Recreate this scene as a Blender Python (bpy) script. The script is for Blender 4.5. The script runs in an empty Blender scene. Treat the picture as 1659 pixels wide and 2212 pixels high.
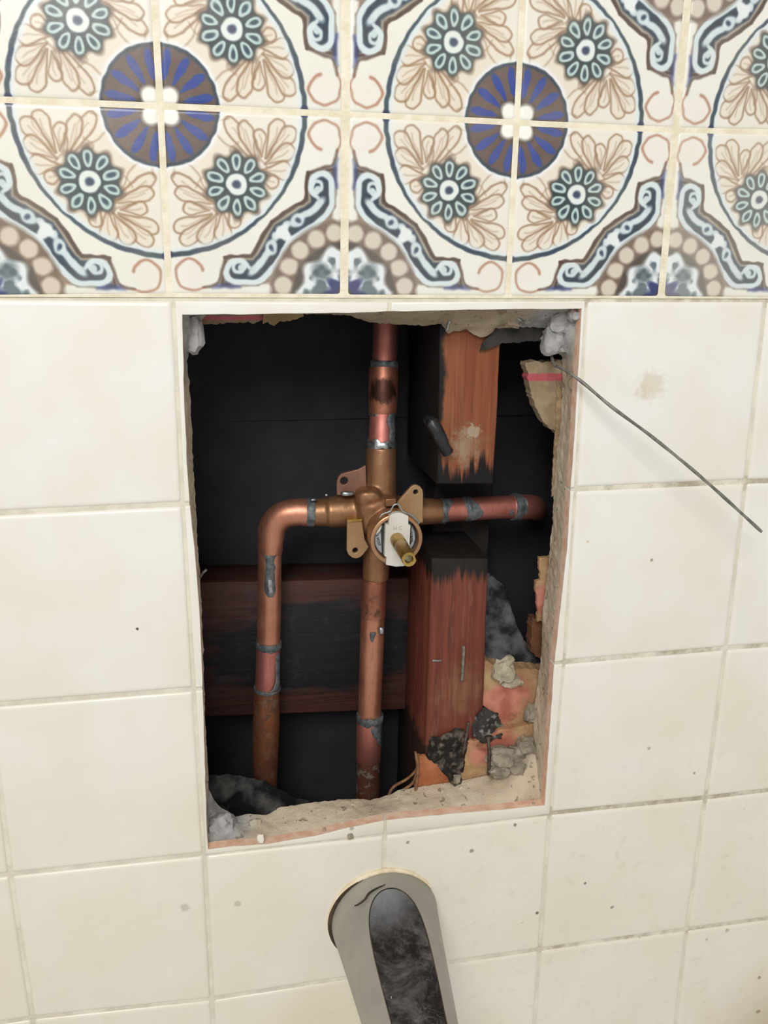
import bpy, bmesh, math, random
import numpy as np
from mathutils import Vector, Matrix, noise as mnoise
rng = random.Random(7)
scene = bpy.context.scene
R = math.radians

# ---------------------------------------------------------------- camera, world, lights, exposure
F_PX = 1877.78                      # focal length for a 1659 x 2212 frame
CAM = Vector((-.0890657, -.4573103, .0192809))
ROT = (1.28803114, -.0100181370, -.185082893)
cd = bpy.data.cameras.new('camera'); cam = bpy.data.objects.new('camera', cd); scene.collection.objects.link(cam)
cd.sensor_fit = 'VERTICAL'; cd.sensor_height = 36.; cd.lens = F_PX / 2212 * 36.
cd.clip_start = .01; cd.clip_end = 50
cam.location = CAM; cam.rotation_euler = ROT
scene.camera = cam
world = bpy.data.worlds.new('world'); scene.world = world; world.use_nodes = True
world.node_tree.nodes['Background'].inputs[0].default_value = (1.0, .98, .935, 1)
world.node_tree.nodes['Background'].inputs[1].default_value = .60
def area(name, loc, target, size, power, col):
    l = bpy.data.lights.new(name, 'AREA'); l.shape = 'DISK'; l.size = size; l.energy = power; l.color = col
    o = bpy.data.objects.new(name, l); scene.collection.objects.link(o); o.location = loc
    o.rotation_euler = (Vector(target) - Vector(loc)).to_track_quat('-Z', 'Y').to_euler()
    return o
area('upper_left_key_light', (-.36, -1.2, .70), (0, 0, -.12), .60, 13.6, (1, .985, .965))  # soft key light for the unseen room lighting, upper left in front
scene.view_settings.view_transform = 'Standard'; scene.view_settings.look = 'None'
scene.view_settings.gamma = 1; scene.view_settings.use_curve_mapping = False
scene.view_settings.exposure = 0.0

# ---------------------------------------------------------------- measuring: a pixel seen at a known depth behind the tile face gives a point
RM = (Matrix.Rotation(ROT[2], 3, 'Z') @ Matrix.Rotation(ROT[1], 3, 'Y') @ Matrix.Rotation(ROT[0], 3, 'X'))
def ray(px, py): return RM @ Vector(((px - 829.5) / F_PX, -(py - 1106) / F_PX, -1.))
def U(px, py, y=0.):                # y in mm behind the tile face (negative: in front of it)
    d = ray(px, py); return CAM + d * ((y / 1000 - CAM.y) / d.y)
def S(px, py, y=0.):                # metres per pixel there
    return ((y / 1000 - CAM.y) / ray(px, py).y) / F_PX
# ---------------------------------------------------------------- materials
def srgb(h):
    c = [int(h[i:i + 2], 16) / 255 for i in (0, 2, 4)]
    return tuple(((x + .055) / 1.055) ** 2.4 if x > .04045 else x / 12.92 for x in c) + (1.,)
class NT:
    def __init__(s, name):
        s.m = bpy.data.materials.new(name); s.m.use_nodes = True; s.t = s.m.node_tree
        s.b = s.t.nodes['Principled BSDF']; s.pos = s.new('ShaderNodeNewGeometry').outputs['Position']
    def new(s, t, **k):
        n = s.t.nodes.new(t)
        for a, v in k.items(): setattr(n, a, v)
        return n
    def link(s, a, b): s.t.links.new(a, b)
    def put(s, sock, v):
        if hasattr(v, 'is_output'): s.link(v, sock)
        else: sock.default_value = v
    def math(s, op, a, b=0., c=0., clamp=False):
        n = s.new('ShaderNodeMath', operation=op, use_clamp=clamp)
        for i, v in enumerate((a, b, c)): s.put(n.inputs[i], v)
        return n.outputs[0]
    def scaled(s, v):                       # stretch the position
        n = s.new('ShaderNodeVectorMath', operation='MULTIPLY'); s.link(s.pos, n.inputs[0]); n.inputs[1].default_value = v
        return n.outputs[0]
    def noise(s, scale, detail=4., rough=.55, stretch=None, dist=0., off=0.):
        n = s.new('ShaderNodeTexNoise'); n.inputs['Scale'].default_value = scale; n.inputs['Detail'].default_value = detail
        n.inputs['Roughness'].default_value = rough; n.inputs['Distortion'].default_value = dist
        src = s.scaled(stretch) if stretch else s.pos
        if off:
            a = s.new('ShaderNodeVectorMath', operation='ADD'); s.link(src, a.inputs[0]); a.inputs[1].default_value = (off, off * .7, -off); src = a.outputs[0]
        s.link(src, n.inputs['Vector']); return n.outputs[0]
    def voro(s, scale, feature='F1', rand=1.):
        n = s.new('ShaderNodeTexVoronoi', feature=feature); n.inputs['Scale'].default_value = scale; n.inputs['Randomness'].default_value = rand
        s.link(s.pos, n.inputs['Vector']); return n.outputs['Distance']
    def ramp(s, f, a, b, lo=0., hi=1.):     # smooth step
        n = s.new('ShaderNodeMapRange', interpolation_type='SMOOTHSTEP'); s.put(n.inputs[0], f)
        for i, v in enumerate((a, b, lo, hi)): n.inputs[i + 1].default_value = v
        return n.outputs[0]
    def mix(s, f, a, b):
        n = s.new('ShaderNodeMix', data_type='RGBA'); s.put(n.inputs[0], f); s.put(n.inputs[6], a); s.put(n.inputs[7], b); return n.outputs[2]
    def xyz(s):
        n = s.new('ShaderNodeSeparateXYZ'); s.link(s.pos, n.inputs[0]); return n.outputs
    def dist(s, p):
        n = s.new('ShaderNodeVectorMath', operation='DISTANCE'); s.link(s.pos, n.inputs[0]); n.inputs[1].default_value = p; return n.outputs['Value']
    def bump(s, h, strength=.3, d=.001):
        n = s.new('ShaderNodeBump'); n.inputs['Strength'].default_value = strength; n.inputs['Distance'].default_value = d
        s.link(h, n.inputs['Height']); s.link(n.outputs[0], s.b.inputs['Normal'])
    def out(s, col, rough=.5, metal=0., spec=.5, coat=0.):
        s.put(s.b.inputs['Base Color'], col); s.put(s.b.inputs['Roughness'], rough); s.put(s.b.inputs['Metallic'], metal)
        s.b.inputs['Specular IOR Level'].default_value = spec; s.b.inputs['Coat Weight'].default_value = coat
        return s.m
def simple(name, a, b, rough=.5, metal=0., sc=200., bs=.25, bsc=None, spec=.5, lo=.35, hi=.65):
    n = NT(name); f = n.noise(sc)
    if bs: n.bump(n.noise(bsc or sc * 2.5), bs)
    return n.out(n.mix(n.ramp(f, lo, hi), srgb(a), srgb(b)), rough, metal, spec)

def glaze(name, base):
    n = NT(name)
    f = n.noise(18., 3.); col = n.mix(n.ramp(f, .3, .7), srgb(base), srgb('e3dfd2'))
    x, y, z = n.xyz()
    warm_bounce = n.math('MULTIPLY', n.ramp(z, -.02, -.42), n.ramp(n.noise(7., 3.), .2, .8, .30, .60))  # warm bounce light painted into the glaze, stronger towards the bottom
    col = n.mix(warm_bounce, col, srgb('d9cfb4'))
    # grime gathers low on the wall: specks, smudges and a few remembered stains
    low = n.ramp(z, -.22, -.36)
    right = n.ramp(x, -.12, .06)
    amt = n.math('MULTIPLY', low, n.math('ADD', n.math('MULTIPLY', right, .75), .25))
    specks = n.ramp(n.noise(330., 2., .5, off=3.), .735, .775)
    col = n.mix(n.math('MULTIPLY', specks, n.math('MULTIPLY', amt, .45)), col, srgb('8a8172'))
    sm = n.ramp(n.noise(90., 3., .6, off=1.), .56, .72)
    col = n.mix(n.math('MULTIPLY', sm, n.math('MULTIPLY', amt, .16)), col, srgb('a99e88'))
    for (px, py, rr, h, k) in ((1408, 832, 10., 'c9bda4', .55), (1385, 850, 5., 'c9bda4', .3), (297, 1358, 1.1, '3a332b', .9), (1408, 1210, 1.4, '8f8069', .8), (1500, 1670, 1.2, '8f8272', .8), (1402, 1617, 1.6, 'a08d74', .7), (1113, 1782, 1.5, '60564c', .8), (1160, 1972, 1.6, '4a423a', .85), (1264, 1908, 1.4, '5a5046', .8), (1322, 1960, 1.5, '857c6c', .8), (760, 1790, 2.0, '5f5046', .5), (880, 1820, 1.5, '6a4a40', .7), (1020, 1838, 2.2, '6f675d', .75), (1640, 2112, 1.8, '7b705c', .8), (1637, 2186, 2.3, '8a6d45', .8), (400, 1960, 3.4, 'a39a88', .45), (512, 1953, 2.8, 'a39a88', .5), (1270, 1170, 1.2, 'd6bda0', .8), (1527, 2030, 1.2, '8c8372', .7), (1570, 2010, 2.0, '9a8f78', .6)):
        p = U(px, py)
        d = n.math('ADD', n.dist(p), n.math('MULTIPLY', n.math('SUBTRACT', n.noise(260.), .5), rr * .0016))
        col = n.mix(n.math('MULTIPLY', n.ramp(d, rr * .00105, rr * .0004), k), col, srgb(h))
    # brown shading painted into the low right corner, yellowed patch under the spout
    d = n.dist(U(1700, 2260)); st = n.ramp(d, .10, .0)
    col = n.mix(n.math('MULTIPLY', st, .75), col, srgb('a98e5e'))
    d = n.dist(U(690, 2230)); st = n.ramp(d, .055, .01)
    col = n.mix(n.math('MULTIPLY', st, .35), col, srgb('d0bf90'))
    n.bump(n.math('ADD', n.noise(26., 2.), n.math('MULTIPLY', n.noise(420., 2.), .06)), .35, .0012)
    return n.out(col, n.ramp(f, .2, .8, .26, .36), 0, .45)

def wood(name, a, b, dark, char=None, seed=0., rough=.65):
    n = NT(name); x, y, z = n.xyz()
    vert = char != 'board'
    st = (260., 90., 9.) if vert else (9., 90., 260.)
    f = n.noise(1., 5., .6, stretch=st, off=seed)
    g = n.noise(3.2, 4., .6, stretch=tuple(v for v in st), off=seed + 4)
    col = n.mix(n.ramp(f, .3, .7), srgb(a), srgb(b))
    col = n.mix(n.math('MULTIPLY', n.ramp(g, .52, .72), .55), col, srgb(dark))
    grain = n.noise(1., 3., .6, stretch=(330., 200., 14.), off=seed + 9)
    if char == 'upper':                      # scorched by the torch round the notch, spiking up the grain
        e = n.math('ADD', n.math('SUBTRACT', z, U(1000, 1000, 30).z), n.math('MULTIPLY', n.math('SUBTRACT', grain, .5), .042))
        c = n.ramp(e, .003, -.006)
        side = n.math('ADD', n.math('SUBTRACT', x, .0375), n.math('MULTIPLY', n.math('SUBTRACT', n.noise(60.), .5), .010))
        c = n.math('MAXIMUM', c, n.ramp(side, .0025, -.001))
        pl = n.math('ADD', n.dist(U(1005, 965, 30)), n.math('MULTIPLY', n.math('SUBTRACT', n.noise(220., 4., .7), .5), .030))
        col = n.mix(n.math('MULTIPLY', n.math('MULTIPLY', n.ramp(pl, .015, .003), .75), n.ramp(grain, .35, .6, .35, 1.)), col, srgb('97866f'))
        pl = n.math('ADD', n.dist(U(1022, 932, 30)), n.math('MULTIPLY', n.math('SUBTRACT', n.noise(300., 4., .7), .5), .014))
        col = n.mix(n.math('MULTIPLY', n.ramp(pl, .005, .003), .7), col, srgb('a89b84'))
        col = n.mix(c, col, srgb('110e0d'))
    if char == 'lower':
        e = n.math('ADD', n.math('SUBTRACT', z, U(1000, 1247, 30).z), n.math('MULTIPLY', n.math('SUBTRACT', grain, .5), .030))
        c = n.ramp(e, -.004, .005)
        d2 = n.math('ADD', n.math('SUBTRACT', z, U(1000, 1610, 30).z), n.math('MULTIPLY', n.math('SUBTRACT', n.noise(160.), .5), .03))
        c2 = n.math('MULTIPLY', n.ramp(d2, .006, -.004), .85)
        p1 = n.math('ADD', n.dist(U(990, 1490, 30)), n.math('MULTIPLY', n.math('SUBTRACT', n.noise(180.), .5), .03))
        col = n.mix(n.math('MULTIPLY', n.math('MULTIPLY', n.ramp(p1, .024, .004), .5), n.ramp(grain, .35, .65, .2, 1.)), col, srgb('8a684a'))
        pale = n.ramp(n.noise(1., 4., .7, stretch=(240., 120., 20.), off=21.), .56, .72); col = n.mix(n.math('MULTIPLY', pale, .45), col, srgb('8d6350'))
        col = n.mix(c, col, srgb('16120f')); col = n.mix(c2, col, srgb('241d19'))
    if char == 'board':
        p = U(690, 1400, 92); e = n.new('ShaderNodeVectorMath', operation='SUBTRACT'); n.link(n.pos, e.inputs[0]); e.inputs[1].default_value = p
        e2 = n.new('ShaderNodeVectorMath', operation='MULTIPLY'); n.link(e.outputs[0], e2.inputs[0]); e2.inputs[1].default_value = (.62, 0., 1.55)
        e3 = n.new('ShaderNodeVectorMath', operation='LENGTH'); n.link(e2.outputs[0], e3.inputs[0])
        d = n.math('ADD', e3.outputs['Value'], n.math('MULTIPLY', n.math('SUBTRACT', n.noise(1., 4., .6, stretch=(22., 60., 190.)), .5), .055))
        col = n.mix(n.ramp(d, .062, .040), col, srgb('14161a'))
        col = n.mix(n.math('MULTIPLY', n.ramp(n.noise(75., 5., .65), .52, .74), .4), col, srgb('3d4146'))
    n.bump(f, .5, .0012)
    return n.out(col, rough, 0, .35)

def copper(name, a, b, rough=.38, stain=0., stain_col='2c1c16', green=0., patch=None, mt=.80):
    n = NT(name); f = n.noise(60., 4., .6)
    col = n.mix(n.ramp(f, .3, .7), srgb(a), srgb(b))
    fine = n.noise(1., 3., .6, stretch=(500., 500., 60.))
    col = n.mix(n.math('MULTIPLY', n.ramp(fine, .5, .75), .25), col, srgb('7b4630'))
    if stain: col = n.mix(n.math('MULTIPLY', n.ramp(n.noise(95., 5., .7, off=2.), .60 - stain * .28, .78 - stain * .28), .9), col, srgb(stain_col))
    if green: col = n.mix(n.math('MULTIPLY', n.ramp(n.noise(150., 4., .7, off=6.), .50, .62), green), col, srgb('a9a79a'))
    if patch:
        d = n.math('ADD', n.dist(patch[0]), n.math('MULTIPLY', n.math('SUBTRACT', n.noise(1., 5., .7, stretch=(190., 190., 90.)), .5), patch[1] * 1.6))
        col = n.mix(n.math('MULTIPLY', n.ramp(d, patch[1], patch[1] * .55), .88), col, srgb(stain_col))
    n.bump(n.noise(400., 3.), .12, .0004)
    metal = mt if not stain else n.ramp(n.noise(95., 5., .7, off=2.), .60 - stain * .28, .78 - stain * .28, mt, .25)
    return n.out(col, n.ramp(f, .2, .8, rough - .06, rough + .10), metal, .5)

def mortar(name):
    n = NT(name); f = n.noise(42., 5., .6); x, y, z = n.xyz()
    col = n.mix(n.ramp(f, .35, .65), srgb('b9a890'), srgb('cbbda6'))
    grey = n.math('ADD', n.ramp(n.dist(U(420, 730, 20)), .028, .014), n.math('ADD', n.ramp(n.dist(U(1200, 700, 20)), .030, .014), n.ramp(n.dist(U(470, 1770, 18)), .030, .012)), clamp=True)
    col = n.mix(grey, col, n.mix(n.ramp(n.noise(120.), .35, .65), srgb('908f8d'), srgb('a9a8a5')))
    pits = n.ramp(n.noise(190., 3., .6, off=5.), .62, .70)
    col = n.mix(n.math('MULTIPLY', pits, .5), col, srgb('5a4c3e'))
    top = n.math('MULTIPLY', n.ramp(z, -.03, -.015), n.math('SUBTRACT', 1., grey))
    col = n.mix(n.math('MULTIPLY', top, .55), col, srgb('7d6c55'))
    h = n.math('SUBTRACT', n.noise(300., 5., .7), n.math('MULTIPLY', pits, .8)); n.bump(h, .7, .0015)
    return n.out(col, .95, 0, .2)

def paper(name, stripe=None, a='9c8b72', b='87765e', pink='b0505a', edge='c2b193'):
    n = NT(name); f = n.noise(110., 4., .6)
    col = n.mix(n.ramp(f, .3, .7), srgb(a), srgb(b))
    x, y, z = n.xyz()
    if stripe:
        zc, hw = stripe
        d = n.math('ABSOLUTE', n.math('SUBTRACT', z, zc)); d = n.math('ADD', d, n.math('MULTIPLY', n.math('SUBTRACT', n.noise(500., 3.), .5), .0018))
        col = n.mix(n.math('MULTIPLY', n.ramp(d, hw + .0003, hw - .0003), .9), col, srgb(pink))
    n.bump(n.noise(260., 4.), .4, .0006)
    return n.out(col, .9, 0, .2)

def pink_paper(name, c, rad):
    n = NT(name); f = n.noise(70., 4., .6)
    col = n.mix(n.ramp(f, .35, .65), srgb('a07c58'), srgb('b79872'))
    p = n.math('ADD', n.dist(c), n.math('MULTIPLY', n.math('SUBTRACT', n.noise(55., 4.), .5), rad * 1.5))
    col = n.mix(n.math('MULTIPLY', n.ramp(p, rad, rad * .35), .85), col, n.mix(n.ramp(n.noise(60., 2., off=8.), .38, .6), srgb('cd8373'), srgb('a85a4e')))
    p = n.math('SUBTRACT', n.noise(45., 4., off=2.), .55); col = n.mix(n.math('MULTIPLY', n.ramp(p, .03, .12), .6), col, srgb('6b3a26'))
    n.bump(n.noise(200., 4.), .5, .0008)
    return n.out(col, .85, 0, .25)

def print_glaze(img):
    n = NT('printed_tile_glaze')
    t = n.new('ShaderNodeTexImage'); t.image = img; t.interpolation = 'Cubic'; t.extension = 'EXTEND'
    uv = n.new('ShaderNodeUVMap'); uv.uv_map = 'UVMap'; n.link(uv.outputs[0], t.inputs[0])
    oi = n.new('ShaderNodeObjectInfo'); sep = n.new('ShaderNodeSeparateColor'); n.link(oi.outputs['Color'], sep.inputs[0])
    fade = n.math('MULTIPLY', n.ramp(n.noise(22., 3., off=4.), .35, .7), .06)
    col = n.mix(n.math('ADD', n.math('SUBTRACT', 1., sep.outputs[0]), fade, clamp=True), t.outputs[0], srgb('e0ddd2'))
    hs = n.new('ShaderNodeHueSaturation'); n.link(col, hs.inputs['Color']); n.link(sep.outputs[1], hs.inputs['Saturation'])
    col = n.mix(n.math('MULTIPLY', n.ramp(n.noise(30., 3.), .4, .7), .09), hs.outputs[0], srgb('cbbca4'))
    n.bump(n.math('ADD', n.noise(22., 2.), n.math('MULTIPLY', n.noise(300., 2.), .08)), .4, .0015)
    return n.out(col, .27, 0, .4)

# ---------------------------------------------------------------- geometry and scene graph helpers
WL = {}
class MB:
    def __init__(s): s.v, s.f, s.m, s.uv = [], [], [], {}
    def add(s, vs, fs, mi=0):
        o = len(s.v); s.v += [Vector(v) for v in vs]
        for f in fs: s.f.append([o + i for i in f]); s.m.append(mi)
        return o
    def rings(s, rings, mi=0, cap0=True, cap1=True, closed=True):
        o = len(s.v); n = len(rings[0])
        for r in rings: s.v += [Vector(p) for p in r]
        for i in range(len(rings) - 1):
            for j in range(n if closed else n - 1):
                k = (j + 1) % n
                s.f.append([o + i * n + j, o + i * n + k, o + (i + 1) * n + k, o + (i + 1) * n + j]); s.m.append(mi)
        if cap0: s.f.append([o + j for j in range(n)][::-1]); s.m.append(mi)
        if cap1: s.f.append([o + (len(rings) - 1) * n + j for j in range(n)]); s.m.append(mi)
    def tube(s, pts, rad, n=16, mi=0, caps=True):
        pts = [Vector(p) for p in pts]; m = len(pts); rs = rad if isinstance(rad, (list, tuple)) else [rad] * m
        T = [(pts[min(i + 1, m - 1)] - pts[max(i - 1, 0)]).normalized() for i in range(m)]
        u = T[0].orthogonal().normalized(); rings = []
        for i in range(m):
            u = (u - T[i] * u.dot(T[i])).normalized(); w = T[i].cross(u)
            rings.append([pts[i] + (u * math.cos(a) + w * math.sin(a)) * rs[i] for a in (2 * math.pi * j / n for j in range(n))])
        s.rings(rings, mi, caps, caps)
    def lathe(s, c, prof, n=40, axis=Vector((0, -1, 0)), mi=0):     # prof: (along axis, radius)
        c = Vector(c); u = axis.orthogonal().normalized(); w = axis.cross(u)
        s.rings([[c + axis * h + (u * math.cos(2 * math.pi * j / n) + w * math.sin(2 * math.pi * j / n)) * r for j in range(n)] for h, r in prof], mi)
    def box(s, a, b, mi=0):
        a, b = Vector(a), Vector(b)
        vs = [(x, y, z) for x in (a.x, b.x) for y in (a.y, b.y) for z in (a.z, b.z)]
        s.add(vs, [(0, 1, 3, 2), (4, 6, 7, 5), (0, 4, 5, 1), (2, 3, 7, 6), (0, 2, 6, 4), (1, 5, 7, 3)], mi)
    def plate(s, outer, y0, y1, holes=(), mi=0):                    # flat plate facing the room: outline of points, y0 front and y1 back in mm
        bm = bmesh.new(); loops = []
        for L in [outer] + list(holes):
            vs = [bm.verts.new((p[0], y0 / 1000, p[2])) for p in L]
            loops.append(vs)
            for i in range(len(vs)): bm.edges.new((vs[i], vs[(i + 1) % len(vs)]))
        bmesh.ops.triangle_fill(bm, use_beauty=True, use_dissolve=False, edges=bm.edges[:])
        bm.verts.index_update()
        base = [v.co.copy() for v in bm.verts]; n = len(base); fs = [[v.index for v in f.verts] for f in bm.faces]
        # keep only front triangles; orient towards the room
        o = s.add(base + [Vector((v.x, y1 / 1000, v.z)) for v in base], [], mi)
        for f in fs:
            a, b, c = (base[i] for i in f)
            if (b - a).cross(c - a).y > 0: f = f[::-1]
            s.f.append([o + i for i in f]); s.m.append(mi); s.f.append([o + n + i for i in f[::-1]]); s.m.append(mi)
        for L in loops:
            for i in range(len(L)):
                a, b = L[i].index, L[(i + 1) % len(L)].index
                s.f.append([o + a, o + b, o + n + b, o + n + a]); s.m.append(mi)
        bm.free()
    def rock(s, c, r, seed=0, sub=2, rough=.3, mi=0):
        bm = bmesh.new(); bmesh.ops.create_icosphere(bm, subdivisions=sub, radius=1.)
        r = Vector(r) if hasattr(r, '__len__') else Vector((r, r, r)); bm.verts.index_update(); vs = []
        for v in bm.verts:
            d = v.co.normalized(); q = d * 1.3 + Vector((seed * 3.1, seed * 1.7, seed))
            k = 1 + rough * mnoise.noise(q) * 1.3 + rough * .6 * mnoise.noise(q * 2.7)
            d = Vector(math.copysign(abs(a) ** .75, a) for a in d)
            vs.append(Vector(c) + Vector((d.x * r.x, d.y * r.y, d.z * r.z)) * k)
        s.add(vs, [[v.index for v in f.verts] for f in bm.faces], mi); bm.free()
    def build(s, name, mats, parent=None, smooth=40, fix=True, uvs=None):
        me = bpy.data.meshes.new(name); c = Vector((0, 0, 0))
        lo = Vector(min(v[i] for v in s.v) for i in range(3)); hi = Vector(max(v[i] for v in s.v) for i in range(3)); c = (lo + hi) / 2
        me.from_pydata([v - c for v in s.v], [], s.f)
        for m in (mats if isinstance(mats, (list, tuple)) else [mats]): me.materials.append(m)
        me.polygons.foreach_set('material_index', s.m)
        if uvs:
            l = me.uv_layers.new(name='UVMap')
            for lp in me.loops: l.data[lp.index].uv = uvs(s.v[lp.vertex_index])
        if fix:
            bm = bmesh.new(); bm.from_mesh(me); bmesh.ops.recalc_face_normals(bm, faces=bm.faces[:]); bm.to_mesh(me); bm.free()
        if smooth:
            me.polygons.foreach_set('use_smooth', [True] * len(me.polygons)); me.set_sharp_from_angle(angle=R(smooth))
        me.update()
        o = bpy.data.objects.new(name, me); scene.collection.objects.link(o)
        WL[o] = c
        if parent: o.parent = parent; o.location = c - WL[parent]
        else: o.location = c
        return o
def thing(name, label, cat, loc, group=None):
    o = bpy.data.objects.new(name, None); scene.collection.objects.link(o); o.empty_display_size = .01
    o.location = loc; WL[o] = Vector(loc); return tag(o, label, cat, group)
def tag(o, label, cat, group=None, kind=None):
    if label: o['label'] = label
    if cat: o['category'] = cat
    if group: o['group'] = group
    if kind: o['kind'] = kind
    return o
def curve(P, k=6):
    return [Vector(p) for p in spline([tuple(p) for p in P], k)]
def px(pts, y): return [U(a, b, y) for a, b in pts]
def ragged(P, step=.0015, amp=.0006, seed=0):
    """resample a closed outline (points on a plane facing the room) and make its edge rough"""
    out = []
    for i in range(len(P)):
        a, b = P[i], P[(i + 1) % len(P)]; n = max(1, int((b - a).length / step))
        for j in range(n):
            p = a + (b - a) * (j / n)
            d = Vector((mnoise.noise(Vector((p.x * 420, seed, p.z * 420))), 0, mnoise.noise(Vector((p.x * 420, seed + 9.3, p.z * 420))))) * amp * 1.6
            out.append(p + d)
    return out
def jit(a): return (rng.random() * 2 - 1) * a
# ---------------------------------------------------------------- printed tile design (one quarter of the rosette pattern)
NP = 640
class Paint:
    def __init__(s, n, base):
        s.n = n
        s.img = np.ones((n, n, 3), np.float32) * np.array(base, np.float32)
        g = (np.arange(n, dtype=np.float32) + .5) / n
        s.U, s.V = np.meshgrid(g, g)
        rs = np.random.RandomState(4)
        s.wob = s.noise(rs, 26) * .0045
        s.wob2 = s.noise(rs, 26) * .0045
        s.ink = .5 + .5 * s.noise(rs, 9)            # how heavily the glaze colour took
    def noise(s, rs, k):
        a = rs.rand(k + 2, k + 2).astype(np.float32) * 2 - 1
        t = np.linspace(0, k - .001, s.n); i = t.astype(int); f = (t - i); f = (f * f * (3 - 2 * f)).astype(np.float32)
        r = a[i][:, i] * (1 - f)[None, :] + a[i][:, i + 1] * f[None, :]
        q = a[i + 1][:, i] * (1 - f)[None, :] + a[i + 1][:, i + 1] * f[None, :]
        return r * (1 - f)[:, None] + q * f[:, None]
    def grid(s):
        return s.U + s.wob, s.V + s.wob2
    def blend(s, m, col, sl=None):
        m = m[..., None]
        c = np.array(col, np.float32)
        if sl is None: s.img = s.img * (1 - m) + c * m
        else: s.img[sl] = s.img[sl] * (1 - m) + c * m
    def mask(s, d, soft=.004):                       # d < 0 inside
        return np.clip(.5 - d / (2 * soft), 0, 1)
    def window(s, x0, y0, x1, y1):
        n = s.n
        a = max(0, int(x0 * n)); b = min(n, int(x1 * n) + 2); c = max(0, int(y0 * n)); d = min(n, int(y1 * n) + 2)
        return (slice(c, d), slice(a, b))
    def stroke(s, pts, w, col, a=1., soft=.004, sym=True, smooth=True):
        pts = [tuple(p) for p in pts]
        if smooth and len(pts) > 2: pts = spline(pts)
        ws = w if isinstance(w, (list, tuple)) else (w, w)
        for fl in ((0, 1) if sym else (0,)):
            P = np.array([(p[1], p[0]) if fl else p for p in pts], np.float32)
            pad = max(ws) + .02
            sl = s.window(P[:, 0].min() - pad, P[:, 1].min() - pad, P[:, 0].max() + pad, P[:, 1].max() + pad)
            gx = s.U[sl] + s.wob[sl]; gy = s.V[sl] + s.wob2[sl]
            if gx.size == 0: continue
            D = np.full(gx.shape, 9., np.float32)
            m = len(P) - 1
            for i in range(m):
                ax, ay = P[i]; bx, by = P[i + 1] - P[i]
                L = bx * bx + by * by + 1e-12
                t = np.clip(((gx - ax) * bx + (gy - ay) * by) / L, 0, 1)
                wi = ws[0] + (ws[1] - ws[0]) * (i + .5) / m
                D = np.minimum(D, np.hypot(gx - ax - bx * t, gy - ay - by * t) - wi / 2)
            s.blend(s.mask(D, soft) * a, col, sl)
    def poly(s, pts, col, a=1., soft=.004, sym=False, smooth=False):
        if smooth: pts = spline(list(pts) + [pts[0]])
        for fl in ((0, 1) if sym else (0,)):
            P = np.array([(p[1], p[0]) if fl else p for p in pts], np.float32)
            sl = s.window(P[:, 0].min() - .03, P[:, 1].min() - .03, P[:, 0].max() + .03, P[:, 1].max() + .03)
            gx = s.U[sl] + s.wob[sl]; gy = s.V[sl] + s.wob2[sl]
            D = np.full(gx.shape, 9., np.float32); ins = np.zeros(gx.shape, bool)
            for i in range(len(P)):
                ax, ay = P[i]; qx, qy = P[(i + 1) % len(P)]; bx, by = qx - ax, qy - ay
                t = np.clip(((gx - ax) * bx + (gy - ay) * by) / (bx * bx + by * by + 1e-12), 0, 1)
                D = np.minimum(D, np.hypot(gx - ax - bx * t, gy - ay - by * t))
                c = ((ay > gy) != (qy > gy)) & (gx < (qx - ax) * (gy - ay) / (qy - ay + 1e-12) + ax)
                ins ^= c
            s.blend(s.mask(np.where(ins, -D, D), soft) * a, col, sl)
    def ell(s, cx, cy, rx, ry, ang, col, a=1., soft=.004, sym=False):
        for fl in ((0, 1) if sym else (0,)):
            X, Y, A = (cy, cx, math.pi / 2 - ang) if fl else (cx, cy, ang)
            r = max(rx, ry) + .02
            sl = s.window(X - r, Y - r, X + r, Y + r)
            gx = s.U[sl] + s.wob[sl] - X; gy = s.V[sl] + s.wob2[sl] - Y
            if gx.size == 0: continue
            c, n_ = math.cos(A), math.sin(A)
            p = (gx * c + gy * n_) / rx; q = (-gx * n_ + gy * c) / ry
            s.blend(s.mask((np.hypot(p, q) - 1) * min(rx, ry), soft) * a, col, sl)
def spline(P, k=7):
    P = [np.array(p, float) for p in P]; Q = [2 * P[0] - P[1]] + P + [2 * P[-1] - P[-2]]; out = []
    for i in range(1, len(Q) - 2):
        for j in range(k):
            t = j / k
            out.append(.5 * (2 * Q[i] + (Q[i + 1] - Q[i - 1]) * t + (2 * Q[i - 1] - 5 * Q[i] + 4 * Q[i + 1] - Q[i + 2]) * t * t + (3 * Q[i] - Q[i - 1] - 3 * Q[i + 1] + Q[i + 2]) * t ** 3))
    out.append(P[-1]); return [tuple(p) for p in out]
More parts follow.
